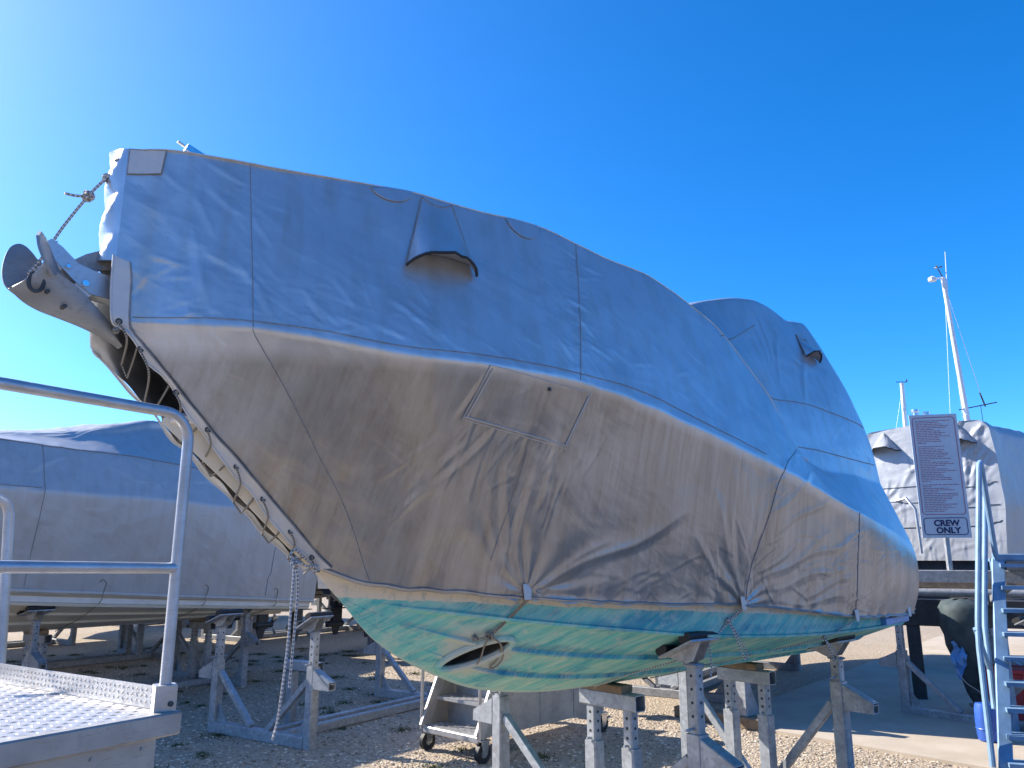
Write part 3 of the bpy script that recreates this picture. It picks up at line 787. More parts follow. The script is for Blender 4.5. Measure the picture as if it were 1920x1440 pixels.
# starboard hem, a mirrored band
GS = G.copy(); GS[..., 1] = -GS[..., 1] + .035; GS[24:, :, 2] -= (.085*np.clip((-2.25 - GS[24:, :, 0])/.9, 0, 1)); GS[:24, :, 2] -= .085*np.linspace(0, 1, 24)[:, None]
MB().grid(GS).build('webbing_hem', 'hem', cover, smooth=80)
MB().tube([GS[i, 3] for i in range(len(GS))], .005, 6).build('hem_fold', 'hem', cover)
EYES = [(-3.292, 2.822), (-3.188, 2.722), (-3.012, 2.556), (-2.857, 2.398), (-2.70, 2.238), (-2.552, 2.09), (-2.395, 1.94), (-2.27, 1.82)]
eyep = [cs(s, z, .012) for s, z in EYES]
for q in eyep:
    MB().tube([q + Vector((math.cos(t)*.011, -.002, math.sin(t)*.011)) for t in np.linspace(0, 2*math.pi, 13)[:-1]], .004, 5, closed=True).build('eyelet', 'dark', cover)
for s, z in ((-1.29, 1.634), (.169, 1.535), (1.46, 1.41), (2.38, 1.40)):
    q = cs(s, z, .012); t = MB()
    t.plate([q + Vector((-.03, 0, .05)), q + Vector((.03, 0, .05)), q + Vector((.022, -.005, -.03)), q + Vector((-.022, -.005, -.03))], (0, .006, 0))
    t.build('tie_tab', 'hem', cover)

# ---------------------------------------------------------------- hull
boat = on_boat(thing('motorboat', 'motorboat with streaked turquoise bottom paint under the large silver cover', 'boat'))
ns, nw = 250, 90
hs_ = np.linspace(-3.03, 2.5, ns); hw_ = np.linspace(0, 2, nw)
A, B = np.meshgrid(hs_, hw_, indexing='ij')
HP = hull_profile(A, B)
# bow thruster mouth: faces inside this ellipse are left out
TS, TZ, TA, TB, TR = -1.335, 1.30, .14, .056, R(27)
def in_thr(s, z, k=1.0):
    x, y = s - TS, z - TZ; c, s_ = math.cos(TR), math.sin(TR)
    return ((x*c + y*s_)/(TA*k))**2 + ((-x*s_ + y*c)/(TB*k))**2 < 1
mb = MB()
verts = []; faces = []; uvs = []
for side in (-1, 1):
    base = len(verts)
    for i in range(ns):
        for j in range(nw): verts.append((A[i, j], side*HP[i, j, 0], HP[i, j, 1]))
    for i in range(ns - 1):
        for j in range(nw - 1):
            sc, zc = (A[i, j] + A[i + 1, j])/2, (HP[i, j, 1] + HP[i + 1, j + 1, 1])/2
            if in_thr(sc, zc) and hw_[j] < 1: continue
            q = (base + i*nw + j, base + (i + 1)*nw + j, base + (i + 1)*nw + j + 1, base + i*nw + j + 1)
            faces.append(q if side > 0 else q[::-1])
            u = ((hs_[i], hw_[j]), (hs_[i + 1], hw_[j]), (hs_[i + 1], hw_[j + 1]), (hs_[i], hw_[j + 1]))
            uvs.append(u if side > 0 else u[::-1])
n0 = (ns - 1)*nw; off = ns*nw
for j in range(nw - 1):
    faces.append((n0 + j, n0 + j + 1, off + n0 + j + 1, off + n0 + j)); uvs.append(((0, hw_[j]), (0, hw_[j + 1]), (0, hw_[j + 1]), (0, hw_[j])))
# deck
for i in range(ns - 1):
    a, b = i*nw + nw - 1, (i + 1)*nw + nw - 1
    faces.append((a, b, off + b, off + a)); uvs.append(((0, 2),)*4)
mb.add(verts, faces, uvs)
hull = mb.build('hull', 'hull', boat, smooth=50)
hull['label'] = 'hull with worn green and blue antifouling paint'
def hp(s, w, off=0.0):
    P = hull_profile(np.array([s]), np.array([w]))[0]; Q = hull_profile(np.array([s]), np.array([w + .02]))[0]
    d = Q - P; d = d/(np.linalg.norm(d) + 1e-9)
    return Vector((s, -(P[0] + d[1]*off), P[1] - d[0]*off))
def hz(s, z, off=0.0):
    ws = np.linspace(0, 2, 161); zz = hull_profile(np.full(161, s), ws)[:, 1]
    return hp(s, float(np.interp(z, zz, ws)), off)
# spray rails: triangular strips along the bottom and a flat at the chine
def rail(w0, sa, sb, wid, proud):
    for side in (-1, 1):
        G = []
        for s in np.linspace(sa, sb, 120):
            t = max(0.0, min(1.0, (s - sa)/.35, (sb - s)/.12)); b = CHINE(np.array([s]))[0][0]
            dw = wid/max(.25, math.hypot(b, .4))
            r = [hp(s, w0 - dw, -.002), hp(s, w0 - dw*.15, proud*t), hp(s, w0 + dw*.05, proud*t*.9), hp(s, w0 + dw*.12, -.002)]
            G.append([(q.x, q.y*(-side if side > 0 else 1), q.z) for q in r])
        G = np.array(G); 
        m = MB(); m.grid(G); m.uv = []
        # carry the section height so the paint lines up
        nn, mm = G.shape[:2]
        for i in range(nn - 1):
            for j in range(mm - 1): m.uv.append(((0, w0 + .02),)*4)
        keep = [k for k, f in enumerate(m.f) if not in_thr(sum(m.v[q][0] for q in f)/4, sum(m.v[q][2] for q in f)/4, 1.22)]
        m.f = [m.f[k] for k in keep]; m.uv = [m.uv[k] for k in keep]
        m.build('spray_rail', 'hull', hull, smooth=30)
rail(.33, -1.62, 2.48, .05, .022)
rail(.66, -1.78, 2.48, .05, .024)
rail(1.0, -1.93, 2.49, .045, .026)
# thruster tunnel
ring = []; tun = MB()
for t in np.linspace(0, 2*math.pi, 33)[:-1]:
    x, y = TA*1.06*math.cos(t), TB*1.12*math.sin(t); c, s_ = math.cos(TR), math.sin(TR)
    ring.append((TS + x*c - y*s_, TZ + x*s_ + y*c))
lipo = [hz(s, z, .006) for s, z in ring]
MB().tube(lipo, .02, 8, closed=True).build('tunnel_lip', M['hull'], hull)
deep = [q + Vector((.06, .24, .06)) for q in lipo]
G = np.array([[tuple(a + (b - a)*t) for t in (-.03, .3, .7, 1)] for a, b in zip(lipo + lipo[:1], deep + deep[:1])])
tn = MB().grid(G); n_ = len(lipo)
tn.plate(deep, (0, .004, 0))
tn.build('thruster_tunnel', 'tunnel', hull, smooth=60)
# chalky scuff round the mouth is part of the paint; a rub rail hidden by the sheet keeps the gunwale line
for side in (-1, 1):
    MB().tube([(s, side*(SHEER(np.array([s]))[0][0] + .0), SHEER(np.array([s]))[0][1]) for s in np.linspace(-3.0, 2.48, 80)], .025, 6).build('rub_rail', 'white', boat)
# small blue swim step under the stern quarter
MB().beam((2.0, -1.03, 1.345), (2.49, -1.0, 1.35), .06, .055).build('stern_trim', 'bluebag', boat)

# ---- bow roller and stem fitting
rl = MB()
for y in (-.045, .045):
    rl.plate([(-3.25, y, 3.03), (-3.25, y, 2.93), (-3.40, y, 2.945), (-3.47, y, 2.99), (-3.575, y, 3.085), (-3.60, y, 3.13), (-3.575, y, 3.155), (-3.53, y, 3.13), (-3.46, y, 3.07), (-3.40, y, 3.055)], (0, .006, 0))
rl.plate([(-3.55, -.045, 3.15), (-3.55, .045, 3.15), (-3.60, .045, 3.13), (-3.60, -.045, 3.13)], (.0, 0, .006))
rl.beam((-3.25, 0, 2.94), (-2.75, 0, 2.93), .10, .05)
br_ = rl.build('bow_roller', 'tube', boat)
MB().cyl((-3.425, -.04, 2.965), (-3.425, .04, 2.965), .04, 20).build('roller_wheel', 'white', br_)
for x, z, r in ((-3.425, 2.985, .014), (-3.50, 3.045, .009)):
    MB().cyl((x, -.062, z), (x, .062, z), r, 10).build('bolt', 'steel', br_)
# guard rail under the sheet
MB().tube([(s, -float(COVER[2](s)[0]) + .03, float(COVER[2](s)[1]) - .04) for s in np.linspace(-3.2, .9, 40)], .014, 8).build('guard_rail', 'steel', boat)
MB().tube([(s, float(COVER[2](s)[0]) - .03, float(COVER[2](s)[1]) - .04) for s in np.linspace(-3.2, .9, 40)], .014, 8).build('guard_rail', 'steel', boat)
# fittings standing above the sheet at the pulpit
ft = MB(); rot = Matrix.Rotation(R(17), 3, 'Y')
ft.box((-2.99, .02, 3.80), (.115, .05, .035), rot); ft.box((-2.995, .02, 3.755), (.06, .03, .09)); ft.cyl((-3.05, .02, 3.825), (-3.085, .02, 3.838), .008, 8)
ft.build('navigation_light', 'steel', boat)
ft = MB(); ft.plate([(-2.79, .02, 3.74), (-2.73, .02, 3.785), (-2.63, .02, 3.72), (-2.63, .02, 3.66), (-2.79, .02, 3.66)], (0, .07, 0)); ft.box((-2.80, .0, 3.735), (.05, .03, .025))
ft.build('deck_light', 'white', boat)

# ---------------------------------------------------------------- anchor
anc = on_boat(thing('anchor', 'galvanised plough anchor stowed on the bow roller', 'anchor'))
def pl3(poly, t, n): 
    m = MB(); m.plate([Vector(p) for p in poly], Vector(n).normalized()*t); return m
ridge_ = [(-3.237, 0, 2.743), (-3.324, 0, 2.769), (-3.413, 0, 2.798), (-3.499, 0, 2.819), (-3.583, 0, 2.839), (-3.645, -.01, 2.864), (-3.70, -.03, 2.90)]
edge_ = [(-3.252, -.03, 2.758), (-3.321, -.05, 2.843), (-3.393, -.065, 2.904), (-3.462, -.08, 2.955), (-3.528, -.095, 2.985), (-3.575, -.105, 3.005), (-3.60, -.10, 3.01)]
def shell(name, A, B, t, bow, mat='anchor'):
    A = smoothline(A, 5); B = smoothline(B, 5); G = []
    for a, b in zip(A, B): G.append([tuple(a.lerp(b, k) + Vector(bow)*math.sin(math.pi*k)) for k in np.linspace(0, 1, 8)])
    G = np.array(G); m = MB(); m.grid(G); k0_ = len(m.v); m.grid(G + np.array(t)); n, q = G.shape[:2]
    for i in range(n - 1):
        for j in (0, q - 1): m.f.append((i*q + j, (i + 1)*q + j, k0_ + (i + 1)*q + j, k0_ + i*q + j)); m.uv.append(None)
    for j in range(q - 1):
        for i in (0, n - 1): m.f.append((i*q + j, i*q + j + 1, k0_ + i*q + j + 1, k0_ + i*q + j)); m.uv.append(None)
    return m.build(name, mat, anc, smooth=45)
# port blade, seen from below, ending in an upright ear
shell('fluke', ridge_, edge_, (0, .012, .006), (0, -.02, -.012))
shell('fluke_ear', [(-3.535, -.06, 2.995), (-3.575, -.06, 3.075), (-3.607, -.065, 3.135), (-3.632, -.07, 3.165)], [(-3.575, -.13, 2.965), (-3.605, -.15, 3.0), (-3.637, -.155, 3.06), (-3.650, -.15, 3.115)], (.012, 0, .004), (0, 0, 0))
# starboard blade: broad rounded paddle
shell('fluke', ridge_, [(-3.25, .03, 2.76), (-3.33, .05, 2.85), (-3.40, .06, 2.92), (-3.47, .065, 2.975), (-3.53, .065, 3.02), (-3.57, .065, 3.05), (-3.60, .065, 3.06)], (0, -.01, .008), (0, .02, -.012))
pd = [(-3.54, .05, 2.99), (-3.566, .05, 3.057), (-3.597, .055, 3.078), (-3.625, .06, 3.11), (-3.652, .065, 3.133), (-3.679, .07, 3.137), (-3.705, .07, 3.113), (-3.72, .065, 3.06), (-3.723, .05, 2.991), (-3.711, .03, 2.935), (-3.679, .01, 2.899), (-3.627, .0, 2.872), (-3.58, .02, 2.90)]
pp_ = smoothline(pd + pd[:1], 4)[:-1]
m = MB(); m.plate(pp_, (0, .014, 0)); m.build('fluke_ear', 'anchor', anc, smooth=50)
sh = MB()
outline = [(-3.22, 3.20), (-3.317, 3.186), (-3.378, 3.164), (-3.429, 3.134), (-3.488, 3.083), (-3.53, 3.02), (-3.555, 2.95), (-3.53, 2.90), (-3.49, 2.96), (-3.455, 3.0), (-3.418, 3.031), (-3.368, 3.074), (-3.308, 3.097), (-3.22, 3.105)]
sh.plate([(x, 0, z) for x, z in outline], (0, .028, 0)); sh.build('shank', 'galv_dull', anc)
web = MB(); web.plate([(-3.57, -.03, 2.99), (-3.50, -.03, 2.93), (-3.36, -.03, 2.82), (-3.38, -.02, 2.81), (-3.60, -.02, 2.88)], (0, .02, 0)); web.build('crown_web', 'anchor', anc)
sk = MB(); sk.tube([Vector((-3.615 + .028*math.cos(t), -.085, 2.935 + .04*math.sin(t))) for t in np.linspace(0, 2*math.pi, 17)[:-1]], .008, 8, closed=True)
sk.build('shackle', 'dark', anc)
for x, z in ((-3.57, 2.915), (-3.50, 2.865)): MB().cyl((x, -.095, z - .01), (x, .02, z), .009, 10).build('rivet', 'dark', anc)

# ---------------------------------------------------------------- ropes on the boat
def rope(name, label, paths, r, mat='rope', knots=()):
    m = MB()
    for p in paths: m.tube(smoothline(p, 7), r, 8)
    for c, k in knots:
        c = Vector(c)
        for q in range(4):
            ax = Vector((random.uniform(-1, 1), random.uniform(-1, 1), random.uniform(-1, 1))).normalized(); u = ax.orthogonal().normalized(); w = ax.cross(u)
            m.tube([c + (u*math.cos(t) + w*math.sin(t))*k*random.uniform(.8, 1.1) + ax*.3*k*math.sin(2*t) for t in np.linspace(0, 6.0, 15)], r*.95, 7)
    o = m.build(name, mat); on_boat(o); return tag(o, label, 'rope')
rope('bow_rope', 'black and white rope knotted between the anchor and the cover nose',
     [[(-3.345, -.05, 3.585), (-3.40, -.01, 3.50), (-3.449, 0, 3.413), (-3.53, 0, 3.24), (-3.60, -.02, 3.06), (-3.64, -.04, 2.98)],
      [(-3.35, -.045, 3.60), (-3.385, .01, 3.52), (-3.40, -.02, 3.505)],
      [(-3.449, 0, 3.413), (-3.50, -.01, 3.395), (-3.545, -.015, 3.39)],
      [(-3.63, -.03, 2.99), (-3.60, -.05, 3.02), (-3.565, -.04, 3.08)]], .0065, 'rope',
     [((-3.449, 0, 3.413), .022), ((-3.385, 0, 3.53), .013), ((-3.352, -.05, 3.60), .014)])
# lacing across the stem
paths = []
STB = [Vector((-3.180, 0.030, 2.714)), Vector((-3.065, 0.030, 2.550)), Vector((-2.926, 0.030, 2.441)), Vector((-2.774, 0.030, 2.297)), Vector((-2.609, 0.030, 2.119)), Vector((-2.451, 0.030, 1.969)), Vector((-2.305, 0.030, 1.853)), Vector((-2.213, 0.030, 1.773))]
for i, q in enumerate(eyep):
    q = Vector(q); b = STB[i]
    b = b + Vector((-.035, .02, -.042)); em = q.lerp(b, .5); em.y = -(float(COVER[0](em.x)[0]) + .022)
    paths.append([q + Vector((0, .006, 0)), q + Vector((-.002, -.008, -.008)), em, b])
    if i + 1 < len(eyep):
        c = STB[i].lerp(STB[i + 1], .30) + Vector((-.04, .02, -.05)); e_ = Vector(eyep[i + 1]).lerp(Vector(eyep[i]), .25) + Vector((.02, .02, .0))
        paths.append([b, c]); paths.append([c, c.lerp(e_, .5) + Vector((0, 0, -.008)), e_])
rope('lacing_cord', 'dark cord laced zigzag through eyelets along the stem of the big cover', paths, .0048, 'rope_dark', [(eyep[0] + Vector((-.01, -.01, -.045)), .012)])
k0 = Vector((-2.37, -.10, 1.79))
rope('hanging_rope', 'black and white rope hanging double from the foot of the laced stem', [
    [Vector((-2.20, -.05, 1.765)), k0 + Vector((.06, 0, -.02)), k0, k0 + Vector((-.008, 0, -.12)), k0 + Vector((-.016, 0, -.4)), k0 + Vector((-.033, 0, -.62)), k0 + Vector((-.038, .01, -.72)), k0 + Vector((-.062, .0, -.80))],
    [k0, k0 + Vector((.020, 0, -.12)), k0 + Vector((.014, 0, -.35)), k0 + Vector((.006, 0, -.58))],
    [k0 + Vector((.13, .03, -.03)), k0 + Vector((.05, .01, .02)), k0 + Vector((-.01, .0, .06)), k0 + Vector((-.03, .0, .02)), k0]], .0062, 'rope', [(k0, .024), (k0 + Vector((.14, .05, -.035)), .016)])
def onhull(pts, off=.012): return [hz(s, z, off) for s, z in pts]
kn = hz(-1.36, 1.425, .03)
rope('tie_rope', 'thin rope tied from the cover hem across the thruster opening', [
    [cs(-1.27, 1.62, .012)] + onhull([(-1.29, 1.53), (-1.33, 1.455)], .02) + [kn, hz(-1.42, 1.40, .03)],
    [cs(-1.29, 1.61, .012)] + onhull([(-1.31, 1.52), (-1.345, 1.45)], .022) + [kn],
    [kn, hz(-1.26, 1.36, .02), hz(-1.215, 1.27, .015), hz(-1.215, 1.225, .015), hz(-1.19, 1.235, .02), hz(-1.20, 1.29, .02), hz(-1.27, 1.37, .025), kn],
    [kn, hz(-1.345, 1.36, .03), hz(-1.32, 1.30, .03), hz(-1.30, 1.245, .02)]], .0048, 'rope_dark', [(kn, .02), (hz(-1.41, 1.405, .02), .014)])
kn2 = hz(.09, 1.44, .02)
rope('tie_rope', 'rope from the cover hem over the near stand pad and under the keel', [
    [cs(.17, 1.53, .015), hz(.15, 1.48, .02), kn2, hz(-.01, 1.33, .035), hz(-.06, 1.25, .05), hz(-.10, 1.19, .04), hz(-.15, 1.10, .02), hz(-.16, 1.0, .012)],
    [cs(.18, 1.53, .018), hz(.17, 1.475, .02), kn2],
    [kn2, hz(.12, 1.37, .04), kn2 + Vector((.10, -.03, -.22)), kn2 + Vector((.13, -.03, -.20)), hz(.14, 1.37, .04), kn2],
    [hz(-.01, 1.335, .04), hz(-.01, 1.33, .05) + Vector((-.01, -.02, -.12)), hz(-.01, 1.33, .05) + Vector((-.03, -.02, -.17))]], .005, 'rope', [(kn2, .017)])
kn3 = hz(1.15, 1.305, .03)
rope('tie_rope', 'thin white rope running from the stern hem down to the keel', [
    [cs(1.46, 1.40, .012), hz(1.35, 1.335, .02), kn3, hz(.98, 1.20, .015), hz(.85, 1.15, .012), hz(.72, 1.10, .012), hz(.55, 1.03, .012), hz(.45, .99, .01)],
    [kn3, kn3 + Vector((.03, -.03, -.10)), kn3 + Vector((.06, -.03, -.16))], [kn3, kn3 + Vector((.07, -.03, -.09)), kn3 + Vector((.13, -.03, -.17))]], .0045, 'rope', [(kn3, .016)])
# ---------------------------------------------------------------- cradles
def pad_head(par, p, tilt_axis, tilt, wide=.30):
    "swivel head: gusset plates, a tray and two rubber bars"
    rot = Matrix.Rotation(tilt, 3, tilt_axis); p = Vector(p)
    hd = MB()
    for dx in (-.05, .05):
        hd.plate([p + rot @ Vector((dx, y, z)) for y, z in ((-.03, -.09), (.03, -.09), (.13, -.012), (-.13, -.012))], rot @ Vector((.008, 0, 0)))
    hd.box(p + rot @ Vector((0, 0, -.006)), (wide, .27, .012), rot)
    h = hd.build('pad_head', 'galv', par)
    for y in (-.095, .095):
        m = MB(); m.beam(p + rot @ Vector((-wide/2, y, .026)), p + rot @ Vector((wide/2, y, .026)), .085, .05, rot @ Vector((0, 0, 1)), .016)
        m.build('rubber_pad', 'black', h)
def post(par, x, y, ztop, zpad, out, W=.10, tilt=0, mat='galv', head=True, tiltax='X'):
    po = MB(); po.beam((x, y, .0), (x, y, ztop), W, W, (1, 0, 0), .010, .008); po = po.build('post', mat, par)
    t = MB(); t.beam((x, y, ztop - .10), (x, y, zpad - .09), W*.74, W*.74, (1, 0, 0), .008); inner = t.build('inner_tube', mat, par)
    hl = MB(); z = zpad - .16
    while z > ztop + .04:
        for dx, dy in ((-1, 0), (0, -1), (1, 0), (0, 1)): hl.disc((x + dx*W*.372, y + dy*W*.372, z), (dx, dy, 0), .009, 8, .003)
        z -= .075
    if hl.v: hl.build('pin_holes', 'black', inner, smooth=None)['kind'] = 'stuff'
    pn = MB(); pn.cyl((x - .11, y, ztop + .03), (x + .09, y, ztop + .03), .008, 8); pn.build('locking_pin', 'galv', par)
    cl = MB(); cl.tube([(x + .06*math.cos(k), y + .06*math.sin(k), zpad - .10) for k in np.linspace(0, 6.283, 13)[:-1]], .006, 6, closed=True); cl.build('handle_ring', 'galv', inner)
    # outward bracket: side cheeks, sloped top and an open box end
    b = MB()
    o = out
    for dx in (-.045, .045):
        b.plate([(x + dx, y + o*W*.5, ztop - .02), (x + dx, y + o*W*.5, ztop - .20), (x + dx, y + o*(W*.5 + .22), ztop - .20), (x + dx, y + o*(W*.5 + .22), ztop - .13)], (.007, 0, 0))
    b.beam((x, y + o*W*.5, ztop - .20 + .03), (x, y + o*(W*.5 + .22), ztop - .20 + .03), .083, .06, (0, 0, 1), .004, .006)
    b.plate([(x - .045, y + o*W*.5, ztop - .02), (x + .045, y + o*W*.5, ztop - .02), (x + .045, y + o*(W*.5 + .22), ztop - .128), (x - .045, y + o*(W*.5 + .22), ztop - .128)], (0, 0, .007))
    b.build('side_bracket', mat, par)
    if head: pad_head(par, (x, y - out*.03, zpad), tiltax, tilt)
    return po
def frame(par, x, posts, mat='galv', brace=True):
    ys = [p[0] for p in posts]
    b = MB(); b.beam((x, min(ys) + .05, .055), (x, max(ys) - .05, .055), .10, .11, (0, 0, 1), .008); b.build('base_beam', mat, par)
    for (y, zt, zp, tl) in posts:
        o = -1 if y == min(ys) else 1
        post(par, x, y, zt, zp, o, tilt=tl, mat=mat)
        mid = (min(ys) + max(ys))/2
        if brace:
            d = MB(); yi = y - o*.055; e = mid + o*.13
            d.beam((x, yi, zt*.82), (x, e, .115), .06, .06, (1, 0, 0), .006); d.build('diagonal_brace', mat, par)
        g = MB(); g.plate([(x, y - o*.05, .11), (x, y - o*.20, .11), (x, y - o*.05, .30)], (.012, 0, 0)); g.build('gusset', mat, par)
def trestle(par, x, half, zo, zc, y0=0, block=True, mat='galv', legx=.65):
    for sgn in (-1, 1):
        y = y0 + sgn*half*legx
        m = MB(); m.beam((x, y, 0), (x, y, zo), .10, .10, (1, 0, 0), .010, .007); m.build('leg', mat, par)
        if zc - .105 > zo + .03:
            m = MB(); m.beam((x, y, zo - .08), (x, y, zc - .104), .075, .075, (1, 0, 0), .008); it = m.build('inner_tube', mat, par)
            h = MB(); z = zc - .15
            while z > zo + .03:
                for dx, dy in ((-1, 0), (0, -1), (1, 0), (0, 1)): h.disc((x + dx*.0375, y + dy*.0375, z), (dx, dy, 0), .010, 8, .003)
                z -= .06
            h.build('pin_holes', 'black', it, smooth=None)['kind'] = 'stuff'
            m = MB(); m.cyl((x - .075, y, zo + .02), (x + .075, y, zo + .02), .008, 8); m.build('locking_pin', mat, par)
    m = MB(); m.beam((x, y0 - half, zc - .052), (x, y0 + half, zc - .052), .10, .104, (0, 0, 1), .008, .007); m.build('crossbar', mat, par)
    if block:
        m = MB(); m.beam((x - .0, y0 - half*.55, zc + .024), (x, y0 + half*.98, zc + .024), .12, .048, (0, 0, 1), .005); m.build('timber_block', 'wood', par)
def beams(par, x0, x1, ys, mat='galv'):
    for y in ys:
        m = MB(); m.beam((x0, y, .05), (x1, y, .05), .085, .09, (0, 0, 1), .007, .006); m.build('long_beam', mat, par)

# cradle of the main boat (local frame of the boat)
cr = on_boat(thing('boat_cradle', 'galvanised cradle with posts and timber-topped trestles carrying the turquoise-bottomed boat', 'cradle', group='boat cradles'))
frame(cr, -.11, [(-.80, .807, 1.29, R(-25)), (.95, .807, 1.31, R(25))])
frame(cr, 1.86, [(-.71, .90, 1.165, R(-17)), (.70, .90, 1.165, R(17))])
trestle(cr, .05, .25, .60, .935)
trestle(cr, 1.72, .24, .60, .935)
beams(cr, -.06, 1.81, (-.16, .16))

# empty cradle on the left, seen end on
EL = Vector((-2.595, 8.54, 0)); ER = R(57)
ce = thing('boat_cradle', 'empty galvanised cradle on the gravel beneath the hanging rope', 'cradle', EL, ER, 'boat cradles')
frame(ce, 0, [(-.735, .76, 1.19, R(-28)), (.735, .74, 1.18, R(-20))])
trestle(ce, .55, .26, .60, .715, block=False)
beams(ce, .05, 2.55, (-.24, -.02))
frame(ce, 2.6, [(-.735, .76, 1.12, R(-28)), (.735, .74, 1.12, R(-28))])

# ---------------------------------------------------------------- other covered boats
def simple_hull(par, keel, chine, sheer, s0, s1, mat, ns=60, rails=(.35, .68, 1.0)):
    S = np.linspace(s0, s1, ns); W = np.linspace(0, 2, 21)
    def P(s, w):
        k = np.array([0, float(keel(s)[0])]); c = chine(s); h = sheer(s)
        return k*(1 - w) + c*w if w <= 1 else c*(2 - w) + h*(w - 1)
    G = np.array([[P(s, w) for w in W] for s in S]); v = []; f = []
    nw = len(W)
    for sd in (-1, 1):
        b0 = len(v)
        v += [(S[i], sd*G[i, j, 0], G[i, j, 1]) for i in range(ns) for j in range(nw)]
        f += [((b0 + i*nw + j, b0 + (i + 1)*nw + j, b0 + (i + 1)*nw + j + 1, b0 + i*nw + j + 1) if sd > 0 else (b0 + i*nw + j, b0 + i*nw + j + 1, b0 + (i + 1)*nw + j + 1, b0 + (i + 1)*nw + j)) for i in range(ns - 1) for j in range(nw - 1)]
    L = (ns - 1)*nw; o = ns*nw
    f += [(L + j, L + j + 1, o + L + j + 1, o + L + j) for j in range(nw - 1)]
    f += [(i*nw + nw - 1, (i + 1)*nw + nw - 1, o + (i + 1)*nw + nw - 1, o + i*nw + nw - 1) for i in range(ns - 1)]
    h = MB().add(v, f).build('hull', mat, par, smooth=40)
    for w0 in rails:
        for sd in (-1, 1):
            g = []
            for s in np.linspace(s0 + .6, s1 - .03, 60):
                t = min(1, (s - s0 - .6)/.5); r = []
                for dw, pr in ((-.075, -.003), (-.01, .028*t), (.012, .026*t), (.02, -.003)):
                    a, b = P(s, w0 + dw), P(s, w0 + dw + .02); d = (b - a)/np.linalg.norm(b - a)
                    r.append((s, sd*(a[0] + d[1]*pr), a[1] - d[0]*pr))
                g.append(r)
            MB().grid(np.array(g)).build('spray_rail', mat, h, smooth=30)
    return h
def gen_disp(seed, amp=1.0, extra=()):
    rg = np.random.default_rng(seed)
    def fn(S, Z, W, B):
        D = waves(S, Z, 7, 1.5, 4, .014*amp, rg) + waves(S, Z, 9, 5, 12, .006*amp, rg) + waves(S, Z, 9, 14, 30, .002*amp, rg)
        for c in cluster(rg, float(S.mean()), float(Z.mean()) - .3, float(np.ptp(S))*.3, float(np.ptp(Z))*.3, 90, R(25), .6, .1, .5):
            L = math.hypot(c[2] - c[0], c[3] - c[1]); D = D + ridge(S, Z, c, .01 + .025*L, amp*rg.uniform(.3, 1)*(.003 + .018*min(L, .5)))
        for c, w_, a_ in extra: D = D + ridge(S, Z, c, w_, a_)*(W > 1.9)
        return D*np.clip((len_segs - W)/.3, 0, 1)
    len_segs = 4
    return fn
def covered_boat(loc, rz, cover_tabs, keel, chine, sheer, s0, s1, h0, hullmat, covmat, blabel, clabel, seed, ns=150, segs=(22, 24, 22, 10), extra=(), group=None):
    bt = thing('motorboat', blabel, 'boat', loc, rz, group)
    simple_hull(bt, keel, chine, sheer, h0, s1 - .03, hullmat)
    cv = thing('boat_cover', clabel, 'boat cover', loc, rz, 'covers of the neighbouring boats' if group else None)
    S, W, SS2, B1, Z1 = loft_cover(cover_tabs, s0, s1, ns, segs, gen_disp(seed, 1.0, extra))
    _, _, _, B2, Z2 = loft_cover(cover_tabs, s0, s1, ns, segs, gen_disp(seed + 1))
    cover_mesh(SS2, B1, Z1, B2, Z2).build('cover_sheet', covmat, cv, smooth=75)
    P = np.stack([SS2, -B1, Z1], -1)
    def pt(s, w):
        i = int(round((s - S[0])/(S[-1] - S[0])*(len(S) - 1))); j = int(np.argmin(abs(W - w))); return Vector(P[min(max(i, 0), len(S) - 1), j]) + Vector((0, -.004, .002))
    return bt, cv, pt
LO = Vector((-4.66, 12.38, 0)); LR = R(57)
ltabs = [
    curve([(-6.6, .05, 1.95), (-6.0, .45, 1.70), (-5.0, .80, 1.54), (-3.4, 1.0, 1.44), (-1.2, 1.08, 1.29), (1.15, 1.04, 1.135)]),
    curve([(-6.6, .15, 2.75), (-6.0, .62, 2.68), (-5.0, 1.0, 2.62), (-3.4, 1.2, 2.58), (-1.2, 1.27, 2.55), (1.15, 1.2, 2.42)]),
    curve([(-6.6, .10, 3.35), (-6.0, .42, 3.30), (-5.0, .75, 3.22), (-3.4, 1.0, 3.14), (-1.2, 1.08, 3.05), (.2, 1.08, 2.86), (1.15, 1.0, 2.72)]),
    curve([(-6.6, .05, 3.36), (-5.0, .40, 3.28), (-3.4, .50, 3.29), (-2.6, .50, 3.41), (-1.8, .50, 3.60), (-1.2, .50, 3.73), (0, .50, 3.76), (1.15, .48, 3.5)]),
    curve([(-6.6, 0, 3.36), (-5.0, 0, 3.30), (-3.4, 0, 3.36), (-2.6, 0, 3.50), (-1.8, 0, 3.70), (-1.2, 0, 3.80), (0, 0, 3.82), (1.15, 0, 3.54)])]
lk = curve([(-6.3, 2.1), (-5.6, 1.4), (-4.8, 1.02), (-4.0, .95), (-3, .93), (1.2, .93)])
lc = curve([(-6.3, .02, 2.12), (-5.6, .35, 1.62), (-4.8, .65, 1.44), (-3.4, .90, 1.33), (-1.2, 1.0, 1.19), (1.2, .98, 1.06)])
lsz = curve([(-6.3, .05, 2.4), (-5.6, .55, 2.4), (-4.8, .80, 2.35), (-3.4, 1.0, 2.3), (-1.2, 1.08, 2.2), (1.2, 1.03, 2.0)])
